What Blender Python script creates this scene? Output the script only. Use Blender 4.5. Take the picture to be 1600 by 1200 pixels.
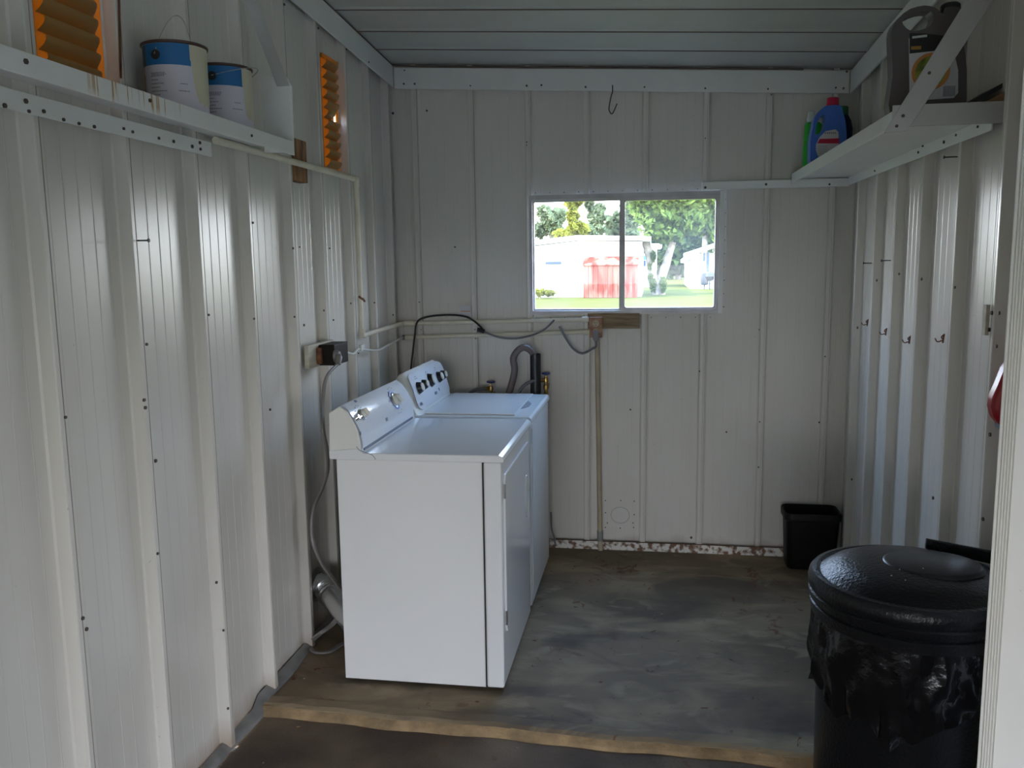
import bpy, math, random
import numpy as np
from mathutils import Vector, Matrix
random.seed(7)
S = bpy.context.scene
for o in list(bpy.data.objects): bpy.data.objects.remove(o)
C = S.collection
R = math.radians

# ------------------------------------------------------------------ camera
F = 1340.0; H = 1.616
def cam_axes(pitch, yaw, roll):
    cy, sy, cp, sp = math.cos(yaw), math.sin(yaw), math.cos(pitch), math.sin(pitch)
    w = Vector((-sy*cp, cy*cp, -sp)); r = Vector((cy, sy, 0)); u = r.cross(w)
    cr, sr = math.cos(roll), math.sin(roll)
    return cr*r+sr*u, -sr*r+cr*u, w
AR, AU, AW = cam_axes(R(8.02), R(9.26), R(-.78))
CAM = Vector((0, 0, H))
cd = bpy.data.cameras.new('camera'); cam = bpy.data.objects.new('camera', cd); C.objects.link(cam)
cd.sensor_width = 36; cd.sensor_fit = 'HORIZONTAL'; cd.lens = F/1600*36
cd.clip_start = .02; cd.clip_end = 500
cam.matrix_world = Matrix(((AR.x, AU.x, -AW.x, 0), (AR.y, AU.y, -AW.y, 0), (AR.z, AU.z, -AW.z, H), (0, 0, 0, 1)))
S.camera = cam
# points on real planes measured from the photograph (depth y = Y, side x = X, height z = Z)
def _ray(px, py): return (px-800)/F*AR-(py-600)/F*AU+AW
def PY(px, py, Y): d = _ray(px, py); return CAM+d*(Y/d.y)
def PX(px, py, X): d = _ray(px, py); return CAM+d*(X/d.x)
def PZ(px, py, Z): d = _ray(px, py); return CAM+d*((Z-H)/d.z)

# ------------------------------------------------------------------ light
W = bpy.data.worlds.new('sky'); S.world = W; W.use_nodes = True
nt = W.node_tree; nt.nodes.clear()
out = nt.nodes.new('ShaderNodeOutputWorld'); bg = nt.nodes.new('ShaderNodeBackground')
tc = nt.nodes.new('ShaderNodeTexCoord'); sep = nt.nodes.new('ShaderNodeSeparateXYZ')
rp = nt.nodes.new('ShaderNodeValToRGB')
nt.links.new(tc.outputs['Generated'], sep.inputs[0]); nt.links.new(sep.outputs['Z'], rp.inputs[0])
nt.links.new(rp.outputs[0], bg.inputs[0]); nt.links.new(bg.outputs[0], out.inputs[0])
rp.color_ramp.elements[0].position = 0.0; rp.color_ramp.elements[0].color = (.86, .85, .85, 1)
rp.color_ramp.elements[1].position = .6; rp.color_ramp.elements[1].color = (.46, .76, 1.30, 1)
bg.inputs[1].default_value = 2.8
sd = bpy.data.lights.new('sun', 'SUN'); so = bpy.data.objects.new('sun', sd); C.objects.link(so)
sd.energy = 2.6; sd.angle = R(3); sd.color = (1, .95, .86)
so.rotation_euler = Vector((.75, .32, -.95)).to_track_quat('-Z', 'Y').to_euler()   # light travels this way
def portal(name, loc, rot, sx, sy):
    l = bpy.data.lights.new(name, 'AREA'); l.shape = 'RECTANGLE'; l.size = sx; l.size_y = sy
    l.cycles.is_portal = True
    o = bpy.data.objects.new(name, l); C.objects.link(o); o.location = loc; o.rotation_euler = rot
portal('side_portal', (3.34, -1.05, .9), (0, R(90), 0), 2.0, 2.7)
portal('end_portal', (.9, -4.64, 1.05), (R(90), 0, 0), 4.8, 2.3)
portal('window_portal', (-.145, 4.85, 1.655), (R(-90), 0, 0), 1.05, .66)
S.view_settings.view_transform = 'Standard'; S.view_settings.look = 'None'
S.view_settings.gamma = 1; S.view_settings.use_curve_mapping = False
S.view_settings.exposure = 2.45

# ------------------------------------------------------------------ materials
def nodes(m): return m.node_tree.nodes, m.node_tree.links
def mat(name, col, rough=.5, metal=0, var=0.0, vscale=6, bump=0, bscale=60, spec=.5, col2=None, stretch=(1, 1, 1), lo=.35, hi=.65, coat=0):
    m = bpy.data.materials.new(name); m.use_nodes = True
    N, L = nodes(m); b = N['Principled BSDF']
    b.inputs['Base Color'].default_value = (*col, 1); b.inputs['Roughness'].default_value = rough
    b.inputs['Metallic'].default_value = metal; b.inputs['Specular IOR Level'].default_value = spec
    b.inputs['Coat Weight'].default_value = coat
    t = N.new('ShaderNodeTexCoord'); mp = N.new('ShaderNodeMapping'); mp.inputs['Scale'].default_value = stretch
    g = N.new('ShaderNodeNewGeometry'); L.new(g.outputs['Position'], mp.inputs[0])
    if var or col2:
        n = N.new('ShaderNodeTexNoise'); n.inputs['Scale'].default_value = vscale; n.inputs['Detail'].default_value = 6
        L.new(mp.outputs[0], n.inputs[0]); r = N.new('ShaderNodeValToRGB'); L.new(n.outputs['Fac'], r.inputs[0])
        c2 = col2 or tuple(c*(1-var) for c in col)
        r.color_ramp.elements[0].position = lo; r.color_ramp.elements[1].position = hi
        r.color_ramp.elements[0].color = (*c2, 1); r.color_ramp.elements[1].color = (*col, 1)
        L.new(r.outputs[0], b.inputs['Base Color'])
    if bump:
        n2 = N.new('ShaderNodeTexNoise'); n2.inputs['Scale'].default_value = bscale; n2.inputs['Detail'].default_value = 4
        L.new(mp.outputs[0], n2.inputs[0]); bp = N.new('ShaderNodeBump'); bp.inputs['Strength'].default_value = bump
        bp.inputs['Distance'].default_value = .01
        L.new(n2.outputs['Fac'], bp.inputs['Height']); L.new(bp.outputs[0], b.inputs['Normal'])
    return m
def overlay(m, col, fac_socket):
    N, L = nodes(m); b = N['Principled BSDF']; x = N.new('ShaderNodeMix'); x.data_type = 'RGBA'
    src = b.inputs['Base Color'].links[0].from_socket if b.inputs['Base Color'].links else None
    if src: L.new(src, x.inputs[6])
    else: x.inputs[6].default_value = b.inputs['Base Color'].default_value
    x.inputs[7].default_value = (*col, 1); L.new(fac_socket, x.inputs[0]); L.new(x.outputs[2], b.inputs['Base Color'])
def maths(m, op, a, b_=None, clamp=False):
    N, L = nodes(m); n = N.new('ShaderNodeMath'); n.operation = op; n.use_clamp = clamp
    for i, v in enumerate((a, b_)):
        if v is None: continue
        if isinstance(v, (int, float)): n.inputs[i].default_value = v
        else: L.new(v, n.inputs[i])
    return n.outputs[0]
def pos(m):
    N, L = nodes(m); g = N.new('ShaderNodeNewGeometry'); s = N.new('ShaderNodeSeparateXYZ'); L.new(g.outputs['Position'], s.inputs[0]); return g, s
def noise(m, scale, stretch=(1, 1, 1), detail=5, dist=0):
    N, L = nodes(m); g = N.new('ShaderNodeNewGeometry'); mp = N.new('ShaderNodeMapping'); mp.inputs['Scale'].default_value = stretch
    n = N.new('ShaderNodeTexNoise'); n.inputs['Scale'].default_value = scale; n.inputs['Detail'].default_value = detail
    n.inputs['Distortion'].default_value = dist
    L.new(g.outputs['Position'], mp.inputs[0]); L.new(mp.outputs[0], n.inputs[0]); return n.outputs['Fac']
def ramp(m, f, a, b): # smooth 0..1 between a and b
    N, L = nodes(m); n = N.new('ShaderNodeMapRange'); n.inputs[1].default_value = a; n.inputs[2].default_value = b
    L.new(f, n.inputs[0]); return n.outputs[0]

def wall_paint(name, col=(.70, .665, .605), rough=.24):
    m = mat(name, col, rough, var=.10, vscale=2.2, stretch=(1, 1, .5), bump=.05, bscale=9, lo=.3, hi=.7)
    # grime specks, scuffs and rust creeping up from the bottom edge
    f = ramp(m, noise(m, 55, (1, 1, 1), 3), .73, .80); overlay(m, (.30, .27, .22), maths(m, 'MULTIPLY', f, .45))
    f = ramp(m, noise(m, 7, (6, 6, .35), 4), .60, .78); overlay(m, (.55, .52, .44), maths(m, 'MULTIPLY', f, .35))
    g, s = pos(m)
    z = ramp(m, maths(m, 'ADD', s.outputs['Z'], maths(m, 'MULTIPLY', noise(m, 9, (1, 1, .3)), .14)), .15, .06)
    overlay(m, (.30, .18, .09), maths(m, 'MULTIPLY', z, .6))
    return m
M = {}
M['wall'] = wall_paint('cream_wall_paint')
M['back'] = wall_paint('cream_back_wall_paint', (.71, .675, .615), .40)
M['trim'] = mat('white_sheet_trim', (.74, .74, .70), .38, var=.08, vscale=4, bump=.03, bscale=14)
M['ceil'] = mat('ceiling_paint', (.50, .50, .45), .42, var=.08, vscale=3, bump=.03, bscale=20)
M['screw'] = mat('rusty_screw', (.07, .05, .045), .6)
M['seam'] = mat('dark_seam', (.14, .10, .08), .8)
M['fascia'] = mat('shelf_paint', (.80, .80, .77), .33, var=.05, vscale=5)
m = mat('stained_shelf_paint', (.80, .80, .77), .33, var=.05, vscale=5)
g_, s_ = pos(m)
f = ramp(m, noise(m, 7, (0.01, 9, .4), 2), .56, .62)
f2 = maths(m, 'MULTIPLY', ramp(m, s_.outputs['Y'], 1.78, 1.84), ramp(m, s_.outputs['Y'], 2.22, 2.12))
f3 = ramp(m, maths(m, 'ADD', s_.outputs['Z'], maths(m, 'MULTIPLY', noise(m, 20, (1, 1, .01)), .06)), 2.030, 2.052)
overlay(m, (.46, .22, .03), maths(m, 'MULTIPLY', maths(m, 'MULTIPLY', f, f2), maths(m, 'MULTIPLY', f3, .9)))
M['fascia_rust'] = m
m = mat('concrete_floor', (.29, .215, .138), .66, var=.3, vscale=1.1, bump=.10, bscale=35, col2=(.12, .09, .06), lo=.34, hi=.66)
f = ramp(m, noise(m, 1.9, (1, 2.2, 1), 6, .6), .48, .66); overlay(m, (.40, .31, .19), maths(m, 'MULTIPLY', f, .65))
f = ramp(m, noise(m, 4.1, (1, 1.8, 1), 8, 1.2), .57, .70); overlay(m, (.40, .32, .22), maths(m, 'MULTIPLY', f, .5))
f = ramp(m, noise(m, 1.5, (1, 1.3, 1), 5, .8), .54, .66); overlay(m, (.085, .066, .052), maths(m, 'MULTIPLY', f, .7))
f = ramp(m, noise(m, 3.2, (1.0, 2.0, 1), 7, 1.5), .63, .71); overlay(m, (.14, .06, .03), maths(m, 'MULTIPLY', f, .5))
f = ramp(m, noise(m, 30, (1, 1, 1), 3), .70, .76); overlay(m, (.10, .05, .03), maths(m, 'MULTIPLY', f, .6))
g_, s_ = pos(m)
for (xa_, xb_, ya_, yb_) in ((.44, .60, 4.15, 4.55), (.40, .50, 3.85, 4.18), (.50, .62, 3.62, 3.95), (-.35, .05, 4.30, 4.55)):
    w1_ = maths(m, 'MULTIPLY', ramp(m, s_.outputs['X'], xa_, (xa_+xb_)/2), ramp(m, s_.outputs['X'], xb_, (xa_+xb_)/2))
    w2_ = maths(m, 'MULTIPLY', ramp(m, s_.outputs['Y'], ya_, ya_+.08), ramp(m, s_.outputs['Y'], yb_, yb_-.08))
    f = ramp(m, maths(m, 'ADD', noise(m, 17, (1, .7, 1), 6, 1.2), maths(m, 'MULTIPLY', maths(m, 'MULTIPLY', w1_, w2_), .22)), .66, .76)
    overlay(m, (.15, .055, .03), maths(m, 'MULTIPLY', f, .75))
M['floor'] = m
m = mat('rough_concrete', (.20, .145, .095), .9, bump=.5, bscale=90, vscale=3, col2=(.08, .055, .04), lo=.35, hi=.7)
f = ramp(m, noise(m, 18, (1, 1, 1), 4), .66, .74); overlay(m, (.15, .06, .03), maths(m, 'MULTIPLY', f, .6))
M['apron'] = m
M['added_drive'] = mat('added_drive_concrete', (.46, .40, .32), .9, var=.2, vscale=1)
M['slab_face'] = mat('raw_slab_face', (.40, .27, .14), .9, var=.45, vscale=12, bump=.5, bscale=70)
M['base_rust'] = mat('rusty_base_rail', (.70, .68, .62), .5, vscale=38, col2=(.17, .08, .04), lo=.42, hi=.56)
M['seam_soft'] = mat('soft_seam', (.36, .31, .26), .7)
M['base_dark'] = mat('dark_rust', (.10, .04, .02), .8)
M['galv'] = mat('galvanised_strip', (.30, .29, .28), .45, metal=.35, var=.4, vscale=9)
M['enamel'] = mat('white_enamel', (.80, .80, .80), .16, var=.02, vscale=3, coat=.3)
M['enamel_side'] = mat('white_enamel_side', (.80, .79, .775), .35, var=.03, vscale=2)
M['panel_white'] = mat('console_face_white', (.78, .80, .84), .13, coat=.4)
M['plastic_white'] = mat('console_plastic', (.78, .76, .70), .35)
M['gap'] = mat('dark_gap', (.03, .03, .03), .8)
M['chrome'] = mat('chrome', (.85, .85, .85), .12, metal=1)
M['black'] = mat('black_plastic', (.012, .012, .014), .35)
M['black_can'] = mat('black_bin_plastic', (.005, .0055, .007), .30, spec=.35, bump=.25, bscale=120)
M['bag'] = mat('black_bag_plastic', (.004, .004, .005), .20, spec=.35, bump=.5, bscale=22)
M['print'] = mat('grey_print', (.16, .18, .24), .5)
M['print_blue'] = mat('blue_print', (.12, .2, .5), .4)
M['knob'] = mat('pale_knob', (.70, .68, .62), .28)
M['pvc'] = mat('aged_pvc', (.80, .73, .58), .45, var=.15, vscale=9)
M['pvc_tan'] = mat('tan_pvc', (.52, .42, .29), .5, var=.2, vscale=9)
M['coupling'] = mat('grey_coupling', (.26, .27, .25), .5)
M['wood'] = mat('weathered_board', (.40, .31, .19), .8, vscale=5, col2=(.19, .13, .08), stretch=(1, 1, 9), bump=.3, bscale=30)
M['wood_red'] = mat('brown_block', (.36, .18, .075), .75, vscale=6, col2=(.10, .04, .02), stretch=(6, 6, 1), bump=.3, bscale=30)
M['wood_pale'] = mat('pale_board', (.58, .53, .42), .75, var=.25, vscale=6, stretch=(1, 1, 6), bump=.2, bscale=30)
M['rust_plate'] = mat('rusty_outlet_cover', (.42, .25, .15), .6, vscale=22, col2=(.24, .09, .05), lo=.38, hi=.62)
M['outlet'] = mat('outlet_insert', (.50, .40, .28), .5)
M['brown_box'] = mat('brown_black_box', (.012, .007, .006), .5, spec=.2)
M['rust_box'] = mat('rusty_box', (.20, .075, .03), .8, var=.6, vscale=30)
M['cord_grey'] = mat('grey_cord', (.17, .16, .17), .45)
M['cord_pale'] = mat('pale_cord', (.21, .19, .18), .4)
M['cord_white'] = mat('white_cable', (.68, .66, .60), .5)
M['hose'] = mat('grey_brown_hose', (.17, .13, .125), .5)
M['steel_hose'] = mat('grey_supply_hose', (.15, .14, .15), .4)
M['brass'] = mat('brass', (.50, .32, .10), .3, metal=.9, var=.4, vscale=40)
M['blue_handle'] = mat('blue_valve_handle', (.03, .04, .20), .4)
M['duct'] = mat('foil_duct', (.65, .65, .66), .25, metal=1)
M['basket'] = mat('brown_black_basket', (.007, .005, .005), .5, spec=.25)
M['orange'] = None
M['navy'] = mat('navy_bottle', (.008, .018, .09), .35)
M['bottle_blue'] = mat('blue_bottle', (.06, .17, .62), .33)
M['bottle_green'] = mat('green_bottle', (.025, .42, .04), .3)
M['cap_red'] = mat('red_cap', (.55, .015, .06), .4)
M['cap_white'] = mat('white_cap', (.62, .68, .64), .4)
M['cap_green'] = mat('green_cap', (.01, .14, .05), .4)
M['label_white'] = mat('white_label', (.62, .60, .63), .55)
M['label_grey'] = mat('grey_label_ink', (.25, .25, .30), .6)
M['jug'] = mat('grey_brown_jug', (.115, .10, .10), .35)
M['jug_cap'] = mat('black_jug_cap', (.02, .02, .02), .4)
M['yellow'] = mat('yellow_green_label', (.42, .42, .06), .5, vscale=25, col2=(.10, .16, .03))
M['orange_ink'] = mat('orange_label_ring', (.62, .25, .07), .5)
M['amber_ink'] = mat('amber_label_text', (.40, .20, .04), .5)
M['dark_ink'] = mat('dark_label', (.02, .02, .02), .5)
M['can_blue'] = mat('can_blue_band', (.012, .14, .36), .45)
M['can_dark'] = mat('can_dark_band', (.03, .05, .06), .5)
M['can_white'] = mat('can_white_label', (.60, .57, .63), .55)
M['can_peach'] = mat('can_peach_panel', (.50, .35, .26), .6, vscale=20, col2=(.42, .18, .13), stretch=(1, 1, 4))
M['can_rim'] = mat('can_rusty_rim', (.07, .035, .025), .5)
M['paint'] = mat('cream_dried_paint', (.56, .52, .38), .45)
M['wire'] = mat('thin_wire', (.45, .44, .42), .4, metal=.6)
M['dark_wire'] = mat('dark_wire', (.03, .03, .035), .5)
M['red'] = mat('red_plastic', (.33, .008, .012), .3)
M['slate'] = mat('slate_plastic', (.10, .14, .17), .5)
M['sheet'] = mat('grey_flat_bar', (.50, .49, .47), .45, var=.1, vscale=8)
M['tan_board'] = mat('tan_board', (.42, .22, .12), .6, var=.3, vscale=10)
M['frame'] = mat('window_aluminium', (.55, .52, .52), .45, metal=.2, var=.2, vscale=12)
# exterior
M['grass'] = mat('lawn_grass', (.062, .060, .009), .9, vscale=.6, col2=(.085, .076, .015), bump=.4, bscale=8, lo=.3, hi=.7)
M['house'] = mat('white_siding', (.85, .85, .87), .6)
M['roof'] = mat('white_metal_roof', (.82, .80, .80), .5)
M['redwood'] = mat('faded_red_board', (.19, .032, .018), .8, vscale=1.1, col2=(.27, .13, .085), stretch=(2.0, 1, .5), lo=.40, hi=.56)
M['leaf'] = mat('green_leaves', (.15, .20, .04), .7, var=.5, vscale=.9)
M['leaf_yellow'] = mat('yellow_green_leaves', (.26, .24, .04), .7, var=.45, vscale=.9)
M['leaf_blue'] = mat('blue_green_leaves', (.20, .22, .11), .7, var=.5, vscale=.5)
M['leaf_dark'] = mat('dark_green_leaves', (.10, .135, .05), .7, var=.5, vscale=.6)
M['bark'] = mat('pale_bark', (.38, .31, .24), .9, var=.5, vscale=3)
M['dark_glass'] = mat('dark_house_window', (.04, .06, .08), .2)
M['teal'] = mat('teal_window_sash', (.10, .35, .42), .5)
M['grill'] = mat('grill_black', (.03, .03, .035), .4)
for k in ('grass', 'house', 'roof', 'redwood', 'leaf', 'leaf_yellow', 'leaf_blue', 'leaf_dark', 'bark', 'added_drive', 'teal'): M[k].node_tree.nodes['Principled BSDF'].inputs['Specular IOR Level'].default_value = .03
M['floor'].node_tree.nodes['Principled BSDF'].inputs['Specular IOR Level'].default_value = .2
def translucent(name, col, tcol, fac):
    m = bpy.data.materials.new(name); m.use_nodes = True; N, L = nodes(m)
    b = N['Principled BSDF']; b.inputs['Base Color'].default_value = (*col, 1); b.inputs['Roughness'].default_value = .5
    t = N.new('ShaderNodeBsdfTranslucent'); t.inputs[0].default_value = (*tcol, 1)
    x = N.new('ShaderNodeMixShader'); x.inputs[0].default_value = fac
    L.new(b.outputs[0], x.inputs[1]); L.new(t.outputs[0], x.inputs[2]); L.new(x.outputs[0], N['Material Output'].inputs[0]); return m
M['orange'] = translucent('orange_fibreglass', (.45, .22, .035), (.75, .34, .03), .20)
M['orange_slat'] = translucent('orange_fibreglass_slat', (.30, .19, .06), (.6, .28, .03), .09)
def leafify(m):
    N, L = nodes(m); b = N['Principled BSDF']; t = N.new('ShaderNodeBsdfTranslucent')
    src = b.inputs['Base Color'].links[0].from_socket; L.new(src, t.inputs[0])
    x = N.new('ShaderNodeMixShader'); x.inputs[0].default_value = .35
    L.new(b.outputs[0], x.inputs[1]); L.new(t.outputs[0], x.inputs[2]); L.new(x.outputs[0], N['Material Output'].inputs[0])
for k in ('leaf', 'leaf_yellow', 'leaf_blue', 'leaf_dark'): leafify(M[k])
def dusty_glass(name, dust, sc):
    m = bpy.data.materials.new(name); m.use_nodes = True; N, L = nodes(m); N.remove(N['Principled BSDF'])
    t = N.new('ShaderNodeBsdfTransparent'); t.inputs[0].default_value = (.93, .95, .95, 1)
    gl = N.new('ShaderNodeBsdfGlossy'); gl.inputs['Roughness'].default_value = .02
    x = N.new('ShaderNodeMixShader'); x.inputs[0].default_value = .012
    d = N.new('ShaderNodeBsdfTranslucent'); d.inputs[0].default_value = (.9, .95, .97, 1)
    x2 = N.new('ShaderNodeMixShader')
    f = maths(m, 'MULTIPLY', ramp(m, noise(m, sc, (1, 1, 1.6), 3), .3, .7), dust); L.new(f, x2.inputs[0])
    L.new(t.outputs[0], x.inputs[1]); L.new(gl.outputs[0], x.inputs[2]); L.new(x.outputs[0], x2.inputs[1]); L.new(d.outputs[0], x2.inputs[2])
    L.new(x2.outputs[0], N['Material Output'].inputs[0]); return m
M['glass'] = dusty_glass('window_glass', .014, 3.0)
M['glass_hazy'] = dusty_glass('hazy_window_glass', .024, 2.2)

# ------------------------------------------------------------------ mesh helpers
class MB:
    def __init__(s): s.v = []; s.f = []
    def add(s, vs, fs):
        o = len(s.v); s.v += [tuple(v) for v in vs]; s.f += [tuple(i+o for i in f) for f in fs]; return s
    def box(s, x0, x1, y0, y1, z0, z1):
        return s.add([(x, y, z) for z in (z0, z1) for y in (y0, y1) for x in (x0, x1)],
                     [(0, 2, 3, 1), (4, 5, 7, 6), (0, 1, 5, 4), (2, 6, 7, 3), (0, 4, 6, 2), (1, 3, 7, 5)])
    def hexa(s, a, b):   # two matching quads joined into a solid
        return s.add(list(a)+list(b), [(3, 2, 1, 0), (4, 5, 6, 7), (0, 1, 5, 4), (1, 2, 6, 5), (2, 3, 7, 6), (3, 0, 4, 7)])
    def slab(s, quad, off):  # quad pushed along off
        off = Vector(off); return s.hexa([Vector(q) for q in quad], [Vector(q)+off for q in quad])
    def prism(s, poly, a, b, fn):  # poly of (u,v); fn(u,v,t)
        n = len(poly)
        return s.add([fn(u, v, a) for u, v in poly]+[fn(u, v, b) for u, v in poly],
                     [tuple(reversed(range(n))), tuple(range(n, 2*n))]+[(i, (i+1) % n, n+(i+1) % n, n+i) for i in range(n)])
    def tube(s, pts, r, n=10, cap=True, smooth=0):
        pts = [Vector(p) for p in pts]
        if smooth: pts = spline(pts, smooth)
        rs = r if isinstance(r, (list, tuple)) else [r]*len(pts)
        if len(rs) != len(pts): rs = [rs[min(len(rs)-1, int(i*len(rs)/len(pts)))] for i in range(len(pts))]
        o = len(s.v); up = None; N = len(pts)
        for i, p in enumerate(pts):
            d = (pts[min(i+1, N-1)]-pts[max(i-1, 0)]).normalized()
            if up is None: up = Vector((0, 0, 1)) if abs(d.z) < .9 else Vector((1, 0, 0))
            a = d.cross(up).normalized(); up = a.cross(d).normalized()
            for k in range(n):
                t = 2*math.pi*k/n; s.v.append(tuple(p+(a*math.cos(t)+up*math.sin(t))*rs[i]))
        for i in range(N-1):
            for k in range(n): s.f.append((o+i*n+k, o+i*n+(k+1) % n, o+(i+1)*n+(k+1) % n, o+(i+1)*n+k))
        if cap:
            s.f.append(tuple(o+k for k in reversed(range(n)))); s.f.append(tuple(o+(N-1)*n+k for k in range(n)))
        return s
    def lathe(s, prof, c=(0, 0, 0), n=32, a0=0, a1=2*math.pi, sx=1, sy=1, rot=None, zoff=None):
        full = abs(a1-a0-2*math.pi) < 1e-6; m = n if full else n+1; o = len(s.v); c = Vector(c)
        for i, (r, z) in enumerate(prof):
            for k in range(m):
                t = a0+(a1-a0)*k/n; p = Vector((r*math.cos(t)*sx, r*math.sin(t)*sy, z))
                if rot: p = rot @ p
                s.v.append(tuple(c+p))
        for i in range(len(prof)-1):
            for k in range(n): s.f.append((o+i*m+k, o+i*m+(k+1) % m, o+(i+1)*m+(k+1) % m, o+(i+1)*m+k))
        return s
    def build(s, name, m, parent=None, smooth=False, bevel=0, kind=None, label=None, seg=2):
        me = bpy.data.meshes.new(name); L = parent.location if parent else Vector((0, 0, 0))
        if parent and parent.parent: L = L+parent.parent.location
        me.from_pydata([tuple(Vector(v)-L) for v in s.v], [], s.f); me.materials.append(m)
        me.validate(); me.update()
        o = bpy.data.objects.new(name, me); C.objects.link(o)
        if parent: o.parent = parent
        if smooth:
            me.polygons.foreach_set('use_smooth', [True]*len(me.polygons))
            try: me.set_sharp_from_angle(angle=R(40))
            except Exception: pass
        if bevel:
            b = o.modifiers.new('bevel', 'BEVEL'); b.width = bevel; b.segments = seg; b.limit_method = 'ANGLE'; b.angle_limit = R(35)
        if kind: o['kind'] = kind
        if label: o['label'] = label
        return o
def spline(p, k):
    out = []
    for i in range(len(p)-1):
        p0, p1, p2, p3 = p[max(i-1, 0)], p[i], p[i+1], p[min(i+2, len(p)-1)]
        for j in range(k):
            t = j/k; out.append(.5*((2*p1)+(p2-p0)*t+(2*p0-5*p1+4*p2-p3)*t*t+(3*p1-p0-3*p2+p3)*t**3))
    out.append(p[-1]); return out
def thing(name, label, cat, loc=(0, 0, 0), group=None):
    o = bpy.data.objects.new(name, None); C.objects.link(o); o.location = Vector(loc); o.empty_display_size = .05
    o['label'] = label; o['category'] = cat
    if group: o['group'] = group
    return o
def tag(o, label, cat, group=None):
    o['label'] = label; o['category'] = cat
    if group: o['group'] = group
    return o
def struct(name, loc=(0, 0, 0), label=None, cat=None):
    o = bpy.data.objects.new(name, None); C.objects.link(o); o.location = Vector(loc); o['kind'] = 'structure'
    if label: o['label'] = label
    if cat: o['category'] = cat
    return o
def screws(pts, nrm, parent, r=.004, m=None, name='screw_heads'):
    b = MB(); nrm = Vector(nrm).normalized()
    for p in pts: b.tube([Vector(p)-nrm*.002, Vector(p)+nrm*.003], r*random.uniform(.8, 1.2), 6)
    return b.build(name, m or M['screw'], parent, kind='stuff')

XL, XR, YB = -1.45, 1.03, 4.74      # pan planes of the three walls
DEP = .04                            # rib depth into the room
def zc(x, y): return 2.69-.056*(x+1.41)-.054*(y-4.72)

# ------------------------------------------------------------------ ribbed sheet walls
def rib_panel(u0, u1, groove=True, crest=.028, lip=True):
    """profile of one sheet from just past one rib crest to the next: list of (u, depth)"""
    p = [(u0, DEP-.004), (u0+.002, 0.004), (u0+.012, 0.0)]
    n = 5; a, b = u0+.03, u1-crest-.02
    for i in range(n):
        u = a+(b-a)*(i+.5)/n
        if groove: p += [(u-.003, 0), (u, .0007), (u+.003, 0)]
    p += [(u1-crest-.006, 0), (u1-crest, .004), (u1-crest+.001, DEP-.002), (u1-crest+.004, DEP), (u1-.010, DEP), (u1-.008, DEP-.003), (u1-.006, DEP), (u1-.001, DEP), (u1, DEP-.004)]
    return p
def sheet(prof, fn, z0, z1fn, holes=()):
    """extrude the profile upward; holes = (ua, ub, za, zb)"""
    us = sorted({h for ho in holes for h in ho[:2]})
    pts = [prof[0]]
    for a, b in zip(prof, prof[1:]):
        for u in us:
            if a[0]+1e-5 < u < b[0]-1e-5:
                t = (u-a[0])/(b[0]-a[0]); pts.append((u, a[1]+(b[1]-a[1])*t))
        pts.append(b)
    mb = MB()
    for a, b in zip(pts, pts[1:]):
        mu = (a[0]+b[0])/2; iv = []; lo = z0
        for h in sorted(holes, key=lambda h: h[2]):
            if h[0] < mu < h[1]: iv.append((lo, h[2])); lo = h[3]
        iv.append((lo, None))
        for za, zb in iv:
            A = fn(*a); B = fn(*b)
            ta = zb if zb is not None else z1fn(*A[:2]); tb = zb if zb is not None else z1fn(*B[:2])
            mb.add([(A[0], A[1], za), (B[0], B[1], za), (B[0], B[1], tb), (A[0], A[1], ta)], [(0, 1, 2, 3)])
    return mb
top = lambda x, y: zc(x, y)+.018
LV1 = (1.925, 2.185, 2.05, 2.52); LV2 = (3.757, 3.952, 2.055, 2.54)
wl = struct('wall_left', (XL, 3, 0), 'left wall of cream ribbed metal sheets', 'wall')
lr = [.14, .49, .835, 1.18, 1.52, 1.868, 2.222, 2.582, 2.935, 3.305, 3.632, 3.99, 4.328, 4.652, 4.77]
for a, b in zip(lr, lr[1:]):
    if b < 1.0: continue
    h = [x for x in (LV1, LV2) if a < x[0] < b]
    sheet(rib_panel(a, b), lambda u, d: (XL+d, u), -.02, top, h).build('wall_panel', M['wall'], wl)
    MB().tube([(XL+DEP-.0002, b-.0075, -.02), (XL+DEP-.0002, b-.0075, zc(XL, b))], .0011, 5).tube([(XL+.003, b+.0035, -.02), (XL+.003, b+.0035, zc(XL, b))], .0010, 5).build('seam_line', M['seam_soft'], wl)
wb = struct('wall_back', (-.2, YB, 0), 'back wall of cream ribbed metal sheets', 'wall')
br = [-1.50, -1.278, -.962, -.648, -.333, -.022, .290, .605, .930, 1.06]
WIN = (-.653, .362, 1.341, 1.967)
DB = DEP
for a, b in zip(br, br[1:]):
    h = [WIN] if (b > WIN[0] and a < WIN[1]) else []
    sheet(rib_panel(a, b, crest=.030), lambda u, d: (u, YB-d*.75), 0, top, h).build('wall_panel', M['back'], wb)
    if not (WIN[0] < b < WIN[1]): MB().tube([(b+.001, YB-.022, .05), (b+.001, YB-.022, zc(b, YB))], .0012, 5).build('seam_line', M['seam_soft'], wb)
MB().tube([(-1.38, YB-.032, .050), (XR-.05, YB-.032, .050)], .0022, 6).build('rust_line', M['base_dark'], wb)
wr = struct('wall_right', (XR, 3, 0), 'right wall of cream ribbed metal sheets', 'wall')
rr = [4.80, 4.50, 4.152, 3.823, 3.478, 3.092, 2.730, 2.36, 2.0]      # crest far edges, going towards the camera
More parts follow.
